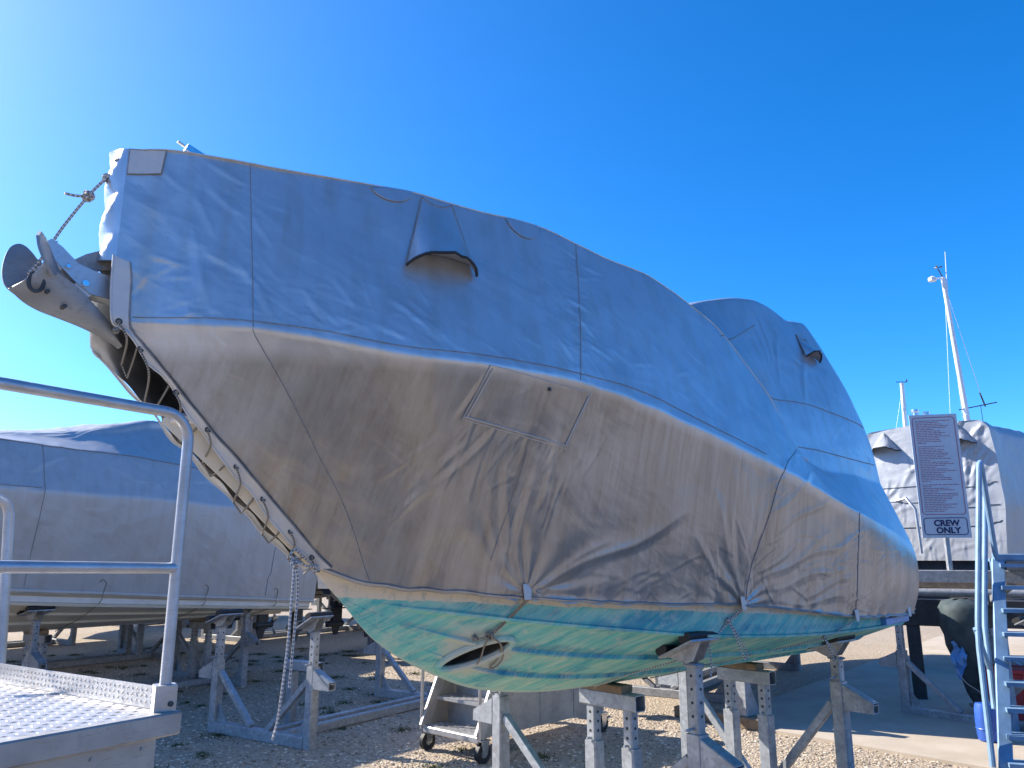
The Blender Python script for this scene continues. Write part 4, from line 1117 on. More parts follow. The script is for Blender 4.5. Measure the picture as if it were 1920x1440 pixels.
lb, lcv, lpt = covered_boat(LO, LR, ltabs, lk, lc, lsz, -6.6, 1.15, -6.3, 'gel', 'cover2',
    'cream-hulled motorboat on stands at the left, only its bottom showing', 'pale blue-grey tarpaulin over the cream-hulled boat at the left', 31, ns=220, segs=(34, 34, 40, 10),
    extra=[((-1.25, 3.72, -4.6 + .22*k, 3.19 + .012*k), .022, .03) for k in range(9)])
MB().tube([lpt(s, .02) + Vector((0, -.006, -.004)) for s in np.linspace(-6.2, 1.12, 120)], .016, 6).build('hem_rope', 'hem', lcv)
for pts, r in (([(s, 2.0) for s in np.linspace(-6.4, 1.1, 90)], .007), ([(-3.25, w) for w in np.linspace(.05, 2, 30)], .004), ([(.15 + .1*w, w) for w in np.linspace(.05, 2, 30)], .004), ([(s, 1.06) for s in np.linspace(-6, -3.27, 40)], .004)):
    MB().tube([lpt(*q) for q in pts], r, 5).build('seam', 'seam', lcv)
for s_ in (-2.35, -.9, .35):
    q = lpt(s_, .06); k_ = lambda s, b, z: Vector((s, -b, z))
    MB().tube(smoothline([q + Vector((-.04, -.01, .09)), q + Vector((0, -.018, .12)), q + Vector((.05, -.012, .07)), q + Vector((.02, -.012, -.05)), k_(s_ + .02, float(lc(s_)[0]) + .035, float(lc(s_)[1]) + .02), k_(s_ + .04, float(lc(s_)[0])*.55 + .02, float(lk(s_)[0]) + (float(lc(s_)[1]) - float(lk(s_)[0]))*.55 - .03), k_(s_ + .05, .02, float(lk(s_)[0]) - .02)], 6), .006, 6).build('tie_cord', 'rope_dark', lcv)
# white boot stripe just under the sheet
MB().grid(np.array([[(s, -(float(lc(s)[0]) + d), float(lc(s)[1]) + z) for d, z in ((.006, .025), (.022, .085))] for s in np.linspace(-5.4, 1.1, 60)])).build('boot_stripe', 'white', lb)
# twin stern drives
for y in (-.42, .42):
    d = MB(); d.box((1.28, y, 1.15), (.26, .22, .34)); d.box((1.38, y, .86), (.20, .07, .42)); d.cyl((1.22, y, .72), (1.58, y, .72), .055, 12); d.plate([(1.25, y, .66), (1.45, y, .66), (1.40, y, .50), (1.32, y, .50)], (0, .02, 0)); d.box((1.40, y, 1.0), (.42, .22, .015))
    dv = d.build('stern_drive', 'dark', lb)
    p = MB()
    for k in range(3):
        a = k*2.094; c, s = math.cos(a), math.sin(a)
        p.plate([(1.60, y + c*.04 - s*.02, .72 + s*.04 + c*.02), (1.62, y + c*.17 - s*.07, .72 + s*.17 + c*.07), (1.58, y + c*.18 + s*.05, .72 + s*.18 - c*.05), (1.56, y + c*.04 + s*.02, .72 + s*.04 - c*.02)], (.008, 0, 0))
    p.build('propeller', 'steel', dv)
cl = thing('boat_cradle', 'galvanised cradle under the cream-hulled boat at the left', 'cradle', LO, LR, 'boat cradles')
for x in (-2.95, .05): frame(cl, x, [(-.82, .78, 1.13 if x > -1 else 1.20, R(-14)), (.82, .78, 1.13 if x > -1 else 1.20, R(14))], 'galv_dull')
for x in (-2.5, -.1): trestle(cl, x, .26, .60, .885, mat='galv_dull')
beams(cl, -2.9, 0, (-.2, .2), 'galv_dull')

# background row: more boats with cradles, only their undersides show
k2 = curve([(-5.2, 1.9), (-4.4, 1.2), (-3.4, .95), (2.4, .92)]); c2 = curve([(-5.2, .02, 1.92), (-4.4, .4, 1.5), (-3.4, .8, 1.32), (0, 1.15, 1.2), (2.4, 1.1, 1.15)])
s2_ = curve([(-5.2, .05, 2.3), (-4.4, .6, 2.3), (-3.4, 1.0, 2.25), (0, 1.25, 2.1), (2.4, 1.2, 2.0)])
t2 = [curve([(-5.4, .05, 1.9), (-4.4, .5, 1.55), (-3.4, .88, 1.45), (0, 1.25, 1.32), (2.45, 1.2, 1.25)]), curve([(-5.4, .15, 2.5), (-4.4, .75, 2.45), (-3.4, 1.15, 2.4), (0, 1.4, 2.3), (2.45, 1.35, 2.2)]),
      curve([(-5.4, .1, 2.9), (-4.4, .55, 2.85), (-3.4, .9, 2.8), (0, 1.15, 2.75), (2.45, 1.1, 2.6)]), curve([(-5.4, .05, 2.9), (-3.4, .4, 2.9), (-1, .5, 3.2), (1, .5, 3.25), (2.45, .5, 2.9)]), curve([(-5.4, 0, 2.9), (-3.4, 0, 2.95), (-1, 0, 3.3), (1, 0, 3.35), (2.45, 0, 2.95)])]
bb, bc_, _ = covered_boat((-5.2, 20.6, 0), R(57), t2, k2, c2, s2_, -5.4, 2.45, -5.2, 'dark', 'cover2',
    'dark-hulled motorboat glimpsed between the hanging rope and the turquoise bottom', 'grey tarpaulin over the dark-hulled boat behind the hanging rope', 51, ns=90, segs=(12, 12, 10, 6), group='boats standing in the background')
for yy_ in (-.4, .4):
    d = MB(); d.box((2.6, yy_, 1.15), (.30, .26, .38)); d.box((2.70, yy_, .82), (.22, .08, .48)); d.cyl((2.55, yy_, .64), (2.92, yy_, .64), .06, 12); d.plate([(2.6, yy_, .6), (2.8, yy_, .6), (2.76, yy_, .44), (2.66, yy_, .44)], (0, .02, 0)); d.box((2.72, yy_, .92), (.46, .26, .015)); d.tube([(2.5, yy_*.6, 1.3), (2.75, yy_*.6, 1.36), (2.8, yy_*.6, 1.2)], .03, 8)
    d.build('stern_drive', 'black', bb)
cb = thing('boat_cradle', 'dull cradle under the dark-hulled boat behind the hanging rope', 'cradle', (-5.2, 20.6, 0), R(57), 'boat cradles')
for x in (-2.4, 1.2): frame(cb, x, [(-.9, .78, 1.10, R(-14)), (.9, .78, 1.10, R(14))], 'galv_dull')
for x in (-2.0, .9): trestle(cb, x, .28, .60, .875, mat='galv_dull')
beams(cb, -2.35, 1.15, (-.2, .2), 'galv_dull')
BG = [((-7.6, 14.5), 57, 'close behind the cream hull'), ((-1.5, 17.2), 237, 'stern on in the gap beside the turquoise stem'), ((2.7, 12.1), 237, 'mostly hidden behind the turquoise hull'), ((-10.9, 17.0), 57, 'far left behind the cream hull'), ((-9.6, 24.5), 57, 'deep in shade beyond the cream hull'), ((.5, 25.0), 57, 'far behind the turquoise bow'), ((6.4, 29.0), 42, 'beyond the sunlit lane under the stern')]
for (x, y), rz, w in BG:
    for src, lab in ((bb, 'dark-hulled motorboat standing ' + w), (bc_, 'grey tarpaulin on the boat ' + w), (cb, 'dull cradle standing ' + w)):
        c = copy_tree(src); c.location = (x, y, 0); c.rotation_euler = (0, 0, R(rz)); c['label'] = lab

# ---------------------------------------------------------------- small timber sleepers and a heavy stand beneath the stern
ws = thing('trailer_stand', 'grey channel stand with gusset on timber sleepers behind the keel trestles', 'stand', (2.55, 9.35, 0), R(42))
m = MB(); m.beam((-.1, -.42, .06), (-.1, .72, .06), .22, .12, (0, 0, 1), .01); m.build('timber_sleeper', 'wood', ws)
for y in (-.22, .5):
    m = MB(); m.plate([(-.18, y, .125), (.10, y, .125), (-.06, y, .42), (-.06, y, .95), (-.18, y, .95)], (0, .012, 0)); m.build('gusset_plate', 'galv', ws)
    m = MB(); m.beam((-.12, y + .06, .125), (-.12, y + .06, 1.02), .12, .10, (1, 0, 0), .006); m.build('column', 'galv', ws)
m = MB(); m.beam((-.12, -.25, 1.06), (-.12, .62, 1.06), .12, .08); m.build('cross_member', 'dark', ws)

# ---------------------------------------------------------------- rolling steps
CA = Vector((-.58, 7.82, 0)); CX = R(47)
st = thing('rolling_steps', 'aluminium rolling steps on castors under the keel', 'steps', CA, CX)
wd = .38
def castor(x, y):
    c = thing_part('castor', st)
    m = MB(); m.tube([(x + .02, y + .10*math.cos(t)*0 , 0) for t in (0, 1)], .01, 4) if 0 else None
    w = MB(); w.cyl((x, y - .022, .085), (x, y + .022, .085), .085, 22); o = w.build('castor_wheel', 'black', st)
    h = MB(); h.cyl((x, y - .025, .085), (x, y + .025, .085), .035, 14); h.build('hub', 'galv', o)
    f = MB()
    for d in (-.032, .032): f.plate([(x - .03, y + d, .07), (x + .03, y + d, .07), (x + .055, y + d, .19), (x - .045, y + d, .19)], (0, .005, 0))
    f.box((x, y, .195), (.12, .10, .010)); f.build('castor_fork', 'steel', o)
def thing_part(a, b): return None
for x, y in ((.05, -wd), (.05, wd), (1.86, -wd), (1.86, wd)): castor(x, y)
for y in (-wd, wd):
    m = MB(); m.beam((.0, y, .22), (.36, y, .98), .035, .11, (1, 0, 0), .004); m.build('stringer', 'alu', st)
    m = MB(); m.tube([(-.01, y*1.06, .20), (-.01, y*1.06, 1.02)], .016, 10); m.build('upright_tube', 'alu', st)
    m = MB(); m.plate([(.02, y, .21), (1.90, y, .21), (1.90, y, .95), (.36, y, .95)], (0, .006, 0)); sp = m.build('side_panel', 'alu_panel', st, smooth=None)
    for x in (.85, 1.38, 1.86):
        m = MB(); m.beam((x, y*1.012, .212), (x, y*1.012, .948), .012, .006, (0, 1, 0), .001); m.build('panel_joint', 'galv_dull', sp)
    m = MB()
    for x in (.45, 1.1, 1.62):
        for z in (.27, .55): m.disc((x, y*1.012, z), (0, 1, 0), .008, 8, .006)
    m.build('rivets', 'galv', sp)
for k in range(4):
    x, z = .03 + k*.115, .225 + k*.245
    m = MB(); m.box((x + .13, 0, z), (.27, wd*2 - .04, .03))
    for i in range(7):
        for j in range(3): m.disc((x + .05 + j*.075, -wd + .09 + i*.097, z + .017), (0, 0, 1), .018, 6, .006)
    m.build('step', 'alu', st)
    m = MB(); m.box((x + .262 , 0, z + .128), (.006, wd*2 - .045, .218)); m.build('riser', 'alu_panel', st)
m = MB(); m.beam((.0, -wd, .20), (.0, wd, .20), .03, .06); m.build('base_rail', 'alu', st)
m = MB(); m.beam((1.86, -wd, .20), (1.86, wd, .20), .03, .04); m.build('base_rail', 'alu', st)

# ---------------------------------------------------------------- access platform with rails at the near left
pc = Vector((-1.19, 2.86, 0)); e1 = Vector((-.545, -.838, 0)).normalized(); e2 = Vector((-.838, .545, 0)).normalized()
pf = thing('access_platform', 'aluminium access platform with chequer-plate deck and tube guard rail in the near left corner', 'platform', (pc.x, pc.y, 0), 0)
FZ = 1.29
def pp(a, b, z): return e1*a + e2*b + Vector((0, 0, z))
m = MB(); m.plate([pp(-.0, 0, FZ - .006), pp(1.9, 0, FZ - .006), pp(1.9, 1.35, FZ - .006), pp(0, 1.35, FZ - .006)], (0, 0, .006)); dk = m.build('deck_plate', 'alu', pf, smooth=None)
# raised lozenges of the chequer plate
lz = MB()
for i in range(46):
    for j in range(33):
        a, b = .02 + i*.04, .02 + j*.04
        d = Vector((.7, .7, 0)) if (i + j) % 2 else Vector((.7, -.7, 0))
        c = pp(a, b, FZ - .002); q = Vector((-d.y, d.x, 0))
        lz.add([c + d*.015, c + q*.004, c - d*.015, c - q*.005, c + Vector((0, 0, .0022))], [(0, 1, 4), (1, 2, 4), (2, 3, 4), (3, 0, 4)])
lz = lz.build('chequer_pattern', 'alu', dk, smooth=None); lz['kind'] = 'stuff'
def kick(a0, b0, a1, b1, nrm):
    m = MB(); m.plate([pp(a0, b0, FZ), pp(a1, b1, FZ), pp(a1, b1, FZ + .075), pp(a0, b0, FZ + .075)], nrm*.005); o = m.build('toe_board', 'alu', pf, smooth=None)
    z = MB(); n = 44
    for i in range(n):
        for j in range(3):
            t = (i + .5)/n; c = pp(a0 + (a1 - a0)*t, b0 + (b1 - b0)*t, FZ + .018 + j*.02) - nrm*.004
            al = (pp(a1, b1, 0) - pp(a0, b0, 0)).normalized(); d = (al + Vector((0, 0, 1 if (i + j) % 2 else -1))).normalized(); q = (al - Vector((0, 0, 1 if (i + j) % 2 else -1))).normalized()
            z.add([c + d*.011, c + q*.003, c - d*.011, c - q*.003, c - nrm*.0018], [(0, 1, 4), (1, 2, 4), (2, 3, 4), (3, 0, 4)])
    z = z.build('chequer_pattern', 'alu', o, smooth=None); z['kind'] = 'stuff'
kick(.0, .06, .0, 1.33, -e1)
m = MB(); m.beam(pp(-.012, -.035, FZ - .032), pp(1.95, -.035, FZ - .032), .05, .075, (0, 0, 1), .006); m.build('edge_beam', 'alu_panel', pf)
m = MB(); m.beam(pp(-.035, .0, FZ - .04), pp(-.035, 1.38, FZ - .04), .04, .06, (0, 0, 1), .006); m.build('edge_beam', 'alu_panel', pf)
m = MB(); m.plate([pp(.05, -.02, FZ - .07), pp(1.9, -.02, FZ - .07), pp(1.9, -.02, .25), pp(.05, -.02, .25)], e2*.004); m.build('skirt_panel', 'alu_panel', pf, smooth=None)
m = MB()
for a in (.10, .27, .45, .62):
    m.disc(pp(a, -.024, FZ - .10), -e2, .006, 8, .006)
m.build('rivets', 'galv', pf)
m = MB(); m.box(pp(.02, .0, FZ + .035), (.07, .07, .11), Matrix.Rotation(R(33), 3, 'Z')); m.build('post_socket', 'alu', pf)
m = MB(); m.disc(pp(.02, -.04, FZ + .03), -e2, .009, 8, .01); m.build('socket_bolt', 'dark', pf)
# corner legs
for a, b in ((.08, .05), (.08, 1.3), (1.85, .05), (1.85, 1.3)):
    m = MB(); m.beam(pp(a, b, 0), pp(a, b, FZ - .08), .05, .05); m.build('leg', 'alu_panel', pf)
# guard rail: one bent tube and a mid rail
top = 2.325 ; r0 = .10
arc = [pp(.02 + r0*(1 - math.cos(t)), 0, top - r0 + r0*math.sin(t)) for t in np.linspace(0, math.pi/2, 9)]
m = MB(); m.tube([pp(.02, 0, FZ + .05), pp(.02, 0, top - r0 - .001)] + arc[1:] + [pp(1.9, 0, top)], .0195, 16); m.build('guard_rail', 'tube', pf, smooth=60)
m = MB(); m.tube([pp(.025, 0, 1.772), pp(1.9, 0, 1.80)], .019, 16); m.build('mid_rail', 'tube', pf, smooth=60)
# shorter rail on the far side
m = MB(); q = Vector((-2.47, 3.9, 0)) - Vector((pc.x, pc.y, 0))
m.tube([q + Vector((.03, 0, 1.24)), q + Vector((0, 0, 1.62)), q + Vector((-.035, 0, 2.02))] + [q + Vector((-.045 - .05*(1 - math.cos(t)), -.03*t, 2.05 + .05*math.sin(t))) for t in np.linspace(.2, math.pi/2, 6)] + [q + Vector((-.5, -.3, 2.09))], .024, 14)
m.build('hand_rail', 'tube', pf, smooth=60)
# ---------------------------------------------------------------- sunlit covered boat at the right
RO = Vector((7.14, 13.3, 0)); RR = R(222)
rb = thing('motorboat', 'dark-hulled boat with a mast under the sunlit cover at the right', 'boat', RO, RR)
Rm = Matrix.Translation(RO) @ Matrix.Rotation(RR, 4, 'Z'); Ri = Rm.inverted()
loc = lambda x, y, z: Ri @ Vector((x, y, z))
simple_hull(rb, curve([(-6.5, 1.6), (-5, .95), (0, .85)]), curve([(-6.5, .05, 1.7), (-5, .6, 1.3), (-.05, .95, 1.15)]), curve([(-6.5, .08, 2.2), (-5, .8, 2.1), (-.05, 1.0, 1.95)]), -6.5, -.08, 'dark')
rc = thing('boat_cover', 'sunlit pale tarpaulin with two vent hoods over the boat at the right', 'boat cover', RO, RR)
rt = [curve([(-6.6, .2, 1.9), (-5, .85, 1.82), (0, 1.07, 1.79)]), curve([(-6.6, .3, 2.5), (-5, .95, 2.6), (0, 1.10, 2.7)]), curve([(-6.6, .25, 3.2), (-5, .8, 3.7), (0, 1.05, 3.92)]),
      curve([(-6.6, .2, 3.3), (-5, .6, 3.9), (0, .93, 4.08)]), curve([(-6.6, 0, 3.35), (-5, 0, 3.95), (0, 0, 4.12)])]
S, W, S2, B1, Z1 = loft_cover(rt, -6.6, 0, 90, (20, 24, 8, 14), gen_disp(71))
_, _, _, B2, Z2 = loft_cover(rt, -6.6, 0, 90, (20, 24, 8, 14), gen_disp(72))
cm = cover_mesh(S2, B1, Z1, B2, Z2)
cm.f = cm.f[:-(S2.shape[1] - 2)]; cm.uv = cm.uv[:len(cm.f)]
cm.build('cover_sheet', 'cover3', rc, smooth=75)
# wrinkled end panel facing the yard
rg = np.random.default_rng(81); ny = 120
zt = Z1[-1]; bl = B1[-1]; br2 = B2[-1]
jj = np.interp(np.linspace(0, 1, 110), np.linspace(0, 1, len(zt)), np.arange(len(zt)))
zz = np.interp(jj, np.arange(len(zt)), zt); b1 = np.interp(jj, np.arange(len(zt)), bl); b2 = np.interp(jj, np.arange(len(zt)), br2)
Yg = np.stack([np.linspace(-a, b, ny) for a, b in zip(b1, b2)]); Zg = np.repeat(zz[:, None], ny, 1)
D = waves(Yg, Zg, 7, 2, 5, .014, rg) + waves(Yg, Zg, 9, 8, 18, .003, rg) + waves(Yg, Zg, 8, 22, 40, .001, rg)
for c in cluster(rg, .5, 3.2, .35, .4, 30, R(50), .25, .3, 1.0) + cluster(rg, -.3, 2.6, .5, .5, 40, R(70), .5, .1, .5) + cluster(rg, .1, 1.95, .6, .12, 50, R(75), .4, .1, .4) + [(.85, 3.95, .2, 2.9), (.85, 3.95, .4, 2.6), (.85, 3.95, .65, 2.7), (.9, 3.9, .0, 3.3), (.85, 3.95, .1, 3.05)]:
    L = math.hypot(c[2] - c[0], c[3] - c[1]); D = D + ridge(Yg, Zg, c, .012 + .03*L, (.003 + .015*min(L, .8)))
edge = np.minimum(np.minimum(np.arange(ny), np.arange(ny)[::-1])[None, :]/6.0, 1)*np.minimum(1, (len(zz) - 1 - np.arange(len(zz)))[:, None]/5.0)
rf = np.stack([np.zeros_like(Yg) + D*edge + .05*np.sin(np.pi*np.clip((Yg + 1.1)/2.2, 0, 1)), Yg, Zg], -1)
MB().grid(rf).build('end_panel', 'cover3', rc, smooth=75)
def fp(y, z, off=.006):
    i = int(np.argmin(abs(zz - z))); j = int(np.argmin(abs(Yg[i] - y))); return Vector(rf[i, j]) + Vector((off, 0, 0))
for zl, zr in ((2.98, 3.04), (2.25, 2.42), (2.75, 2.68)):
    MB().tube([fp(y, zl + (zr - zl)*(y + 1.05)/2.1 - .05*math.sin(3*y)) for y in np.linspace(-1.04, 1.04, 40)], .006, 5).build('girth_line', 'dark', rc)
for yc in (-.66, .56):
    G = []
    for k in np.linspace(-1, 1, 15):
        row = []
        for v in np.linspace(0, 1, 9):
            half = .03 + .24*v; h = .24*v*math.sqrt(max(0, 1 - k*k)) + .01*math.sin(7*k + 6*v)*v
            q = fp(yc + k*half, 4.02 - .34*v + .07*(1 - k*k)*v, .004); row.append((q.x + h, q.y, q.z))
        G.append(row)
    G = np.array(G); o = MB().grid(G).build('vent_hood', 'cover3', rc, smooth=80)
    MB().tube([G[i, -1] for i in range(15)], .010, 6).build('lip_trim', 'black', o)
# mast, aerials and stays
mf, mt = loc(8.14, 13.6, 3.9), loc(8.02, 13.6, 6.93)
m = MB(); m.tube([mf, mt], [.05, .035], 12); ms = m.build('mast', 'white', rb)
m = MB(); m.tube([loc(8.04, 13.6, 6.2), loc(8.127, 13.6, 7.44)], [.012, .006], 6); m.build('whip_aerial', 'white', ms)
m = MB(); m.tube([mt, loc(7.82, 13.6, 6.88)], .014, 6); m.tube([loc(7.82, 13.6, 6.86), loc(7.82, 13.6, 6.92), loc(7.82, 13.6, 6.95)], [.07, .07, .02], 10); m.build('dome_aerial', 'white', ms)
m = MB(); m.tube([mt, loc(7.95, 13.6, 7.10)], .010, 6)
for k in range(3): m.tube([loc(7.95, 13.6, 7.12), loc(7.95, 13.6, 7.12) + Vector((.07*math.cos(k*2.1), .07*math.sin(k*2.1), .02))], [.006, .018], 6)
m.build('wind_sensor', 'dark', ms)
for a, b in (((8.05, 13.6, 6.4), (7.93, 13.4, 4.1)), ((8.03, 13.6, 6.8), (8.62, 13.9, 4.75)), ((8.03, 13.6, 6.7), (7.98, 13.9, 4.1))):
    m = MB(); m.tube([loc(*a), loc(*b)], .0045, 5); m.build('stay', 'steel', ms)
m = MB(); m.tube([loc(8.60, 13.9, 4.80), loc(8.70, 13.95, 4.55)], .014, 6); m.build('stay_fitting', 'dark', ms)
m = MB(); m.tube([loc(8.0, 13.6, 4.42), loc(8.70, 13.6, 4.56)], .010, 6); m.tube([loc(8.4, 13.6, 4.2), loc(8.4, 13.6, 4.5)], .006, 5); m.build('boom_strut', 'dark', ms)
m = MB(); m.tube([loc(7.15, 13.9, 3.9), loc(7.19, 13.9, 4.98)], .035, 10); m2 = m.build('short_mast', 'white', rb)
m = MB(); m.tube([loc(7.08, 13.9, 5.0), loc(7.28, 13.9, 5.0)], .008, 5); m.tube([loc(7.28, 13.9, 5.0), loc(7.28, 13.9, 5.05)], .012, 5); m.build('crosstree', 'dark', m2)
for dx in (-.18, .12):
    m = MB(); m.tube([loc(7.19, 13.9, 4.9), loc(7.15 + dx, 13.9, 4.05)], .004, 5); m.build('stay', 'steel', m2)
m = MB(); m.cyl(loc(7.32, 13.8, 4.0), loc(7.32, 13.8, 4.40), .05, 12); m.cyl(loc(7.32, 13.8, 4.42), loc(7.32, 13.8, 4.46), .075, 12); m.build('deck_vent', 'steel', rb)
m = MB(); m.cyl(loc(7.52, 13.8, 4.0), loc(7.52, 13.8, 4.42), .07, 14); m.build('exhaust_stack', 'steel', rb)
m = MB(); m.tube([loc(6.35, 12.9, 2.75), loc(6.42, 12.7, 2.78), loc(6.5, 12.6, 2.6), loc(6.52, 12.6, 1.9)], .025, 8); m.build('boarding_rail', 'tube', rb)

# launching trolley under that boat: rails, cross beams and a sleeper
tr = thing('launching_trolley', 'steel launching trolley with beams below the sunlit cover at the right', 'trolley', (5.4, 9.7, 0), R(-25))
m = MB(); m.beam((-.95, -1.40, 1.63), (.7, -1.40, 1.63), .12, .13); m.build('cross_beam', 'galv_dull', tr)
m = MB(); m.tube([(-.75, .35, 1.40), (1.9, .35, 1.40)], .05, 12); m.build('tube_beam', 'galv_dull', tr)
m = MB(); m.beam((-.45, .45, 1.50), (.9, .45, 1.50), .16, .09); m.build('timber_bearer', 'wood', tr)
m = MB(); m.beam((-.7, 1.0, 1.12), (2.0, 1.0, 1.12), .2, .34); m.build('side_girder', 'dark', tr)
for x in (-.5, 1.2):
    m = MB(); m.beam((x, 1.0, .0), (x, 1.0, 1.0), .16, .16); m.build('leg', 'dark', tr)
for x in (-.6, .4):
    m = MB(); m.beam((x, -1.35, 1.56), (x, .95, 1.25), .08, .08); m.build('bracket', 'galv_dull', tr)
# cradle beside the lane
rk = copy_tree(ce); rk.location = (5.15, 9.23, 0); rk.rotation_euler = (0, 0, R(38)); rk['label'] = 'galvanised cradle standing on the lane left of the stairs'
for ch in list(rk.children):
    if ch.name.startswith(('trestle', 'crossbar', 'leg', 'long_beam', 'inner_tube.')) and ch.name.startswith(('crossbar', 'leg', 'long_beam')):
        for g_ in list(ch.children): bpy.data.objects.remove(g_)
        bpy.data.objects.remove(ch)
# wrapped outboard drive
wr = thing('wrapped_outboard', 'outboard motor wrapped in dark sheeting with a torn blue bag, under the trolley', 'outboard motor', (5.45, 9.75, 0), R(-20))
G = []
for z, a, b, dx in ((.12, .03, .10, .06), (.25, .07, .16, .05), (.5, .13, .18, .02), (.8, .19, .22, 0), (1.05, .24, .27, 0), (1.22, .24, .27, .0), (1.30, .20, .22, 0), (1.335, .08, .09, 0)):
    G.append([(dx + a*math.copysign(abs(math.cos(t))**.7, math.cos(t)) + .022*math.sin(5*t + z*9) + .01*math.sin(11*t - z*14), b*math.copysign(abs(math.sin(t))**.7, math.sin(t)), z + .01*math.sin(3*t)) for t in np.linspace(0, 2*math.pi, 29)])
MB().grid(np.array(G)).build('wrapping', 'wrap', wr, smooth=70)
m = MB(); m.box((.06, 0, .10), (.12, .5, .03)); m.cyl((.05, -.15, .2), (.05, .15, .2), .05, 12); m.build('lower_unit', 'dark', wr)
G = []
for i, u in enumerate(np.linspace(0, 1, 12)):
    G.append([(-.20 + .17*v + .02*math.sin(9*u + 4*v), -.28 - .03*math.sin(7*v + 11*u), .86 - .34*u - .12*v + .03*math.sin(12*v)) for v in np.linspace(0, 1 - .5*u, 9)])
MB().grid(np.array(G)).build('torn_bag', 'bluebag', wr, smooth=80)
m = MB(); m.tube(smoothline([(-.18, -.30, .56), (-.10, -.32, .42), (.02, -.33, .33), (.10, -.34, .22)], 6), .006, 6); m.build('tie_cord', 'rope', wr)
# ---------------------------------------------------------------- sign
A, Bq = Vector((4.455, 8.55, 0)), Vector((4.92, 8.43, 0)); dx = (Bq - A).normalized(); nx = Vector((dx.y, -dx.x, 0)); wsg = (Bq - A).length
sg = thing('warning_sign', 'tall pale sign with red rules and CREW ONLY panel on a grey post', 'sign', A + dx*wsg*.5, math.atan2(dx.y, dx.x))
z0, z1 = 2.033, 3.382; hw = wsg/2
m = MB(); m.box((0, 0, (z0 + z1)/2), (wsg, .012, z1 - z0)); m.build('sign_board', 'sign', sg, smooth=None)
m = MB(); m.beam((.0, .04, 1.60), (.0, .04, 2.6), .06, .05); m.build('sign_post', 'galv', sg)
def rrect(x0, x1, za, zb, r, wdt, name, mat):
    pts = []
    for cx, cz, a0 in ((x1 - r, zb - r, 0), (x0 + r, zb - r, 90), (x0 + r, za + r, 180), (x1 - r, za + r, 270)):
        for k in range(6):
            t = R(a0 + 18*k); pts.append((cx + r*math.cos(t), cz + r*math.sin(t)))
    m = MB(); n = len(pts); cx, cz = (x0 + x1)/2, (za + zb)/2
    inn = []
    for q in range(n):
        px, pz = pts[q - 1]; nxp, nzp = pts[(q + 1) % n]; d = Vector((nxp - px, nzp - pz)).normalized(); inn.append((pts[q][0] - d.y*wdt, pts[q][1] + d.x*wdt))
    m.add([(x, -.0085, z) for x, z in pts] + [(x, -.0085, z) for x, z in inn], [(i, (i + 1) % n, n + (i + 1) % n, n + i) for i in range(n)])
    m.build(name, mat, sg, smooth=None)
zs = z0 + .235
rrect(-hw + .025, hw - .025, zs + .01, z1 - .03, .035, .008, 'red_border', 'signred')
rrect(-hw + .025, hw - .025, z0 + .03, zs - .02, .035, .008, 'blue_border', 'signblue')
def text(body, size, x, z, mat, name, align='CENTER', bold=0.0):
    cu = bpy.data.curves.new(name, 'FONT'); cu.body = body; cu.size = size; cu.align_x = align; cu.offset = bold; cu.resolution_u = 3
    tmp = bpy.data.objects.new('tmp', cu); col.objects.link(tmp)
    dg = bpy.context.evaluated_depsgraph_get(); me = bpy.data.meshes.new_from_object(tmp.evaluated_get(dg))
    bpy.data.objects.remove(tmp)
    me.materials.clear(); me.materials.append(M[mat]); me.name = name
    o = bpy.data.objects.new(name, me); col.objects.link(o); o.parent = sg
    o.location = (x, -.0095, z); o.rotation_euler = (R(90), 0, 0); return o
text('CREW', .088, .01, z0 + .128, 'signblue', 'lettering', bold=.0035)
text('ONLY', .088, .02, z0 + .05, 'signblue', 'lettering', bold=.0035)
# the small print is too faint to read in the photograph: word-shaped strokes of the same line lengths
ln = MB(); rq = random.Random(3)
blocks = [[.96, .62, .70, .88, .86, .48, .68, .78, .68, .90, .62, .62, .66, .24], [.72, .44, .70, .64, .80, .78, .66, .86, .32, .78, .96, .72, .44, .72, .98, .66, .58, .62, .80, .86, .24], [.98, .28, .72, .86, .40, .92, .92, .78, .78, .62, .56, .88, .70, .80, .60, .54]]
z = z1 - .075; x0 = -hw + .055; full = wsg - .11
for bk in blocks:
    for L in bk:
        x = x0; e = x0 + full*min(1, L)
        while x < e - .008:
            w = min(e - x, rq.uniform(.018, .055)); ln.add([(x, -.009, z), (x + w, -.009, z), (x + w, -.009, z + .0065), (x, -.009, z + .0065)], [(0, 1, 2, 3)]); x += w + .007
        z -= .0192
    z -= .018
ln.build('small_print', 'signred', sg, smooth=None)['kind'] = 'stuff'

# ---------------------------------------------------------------- stairs at the right edge
sr = thing('access_stairs', 'blue-grey steel stairs with handrails at the right edge', 'stairs', (4.28, 7.28, 0), 0)
so = Vector((4.28, 7.28, 0)); W3 = lambda x, y, z: Vector((x, y, z)) - so
tdir = Vector((.87, -.30, 0)); wid = .75
top_ = Vector((4.85, 7.92, 1.80)) - so
for k in (0, 1):
    m = MB(); m.beam(tdir*wid*k, top_ + tdir*wid*k, .05, .11, tdir, .006); m.build('stringer', 'stairblue', sr)
for k in range(9):
    t = (k + .35)/8.6; c = top_*t + tdir*wid*.5
    rot = Matrix.Rotation(math.atan2(tdir.y, tdir.x), 3, 'Z')
    m = MB(); m.box(c, (wid*.9, .20, .035), rot)
    m.build('tread', 'stairblue', sr)
m = MB(); m.beam(top_ + Vector((-.03, .02, .03)), top_ + tdir*wid*1.3 + Vector((0, .02, .03)), .10, .06); m.build('landing_edge', 'stairblue', sr)
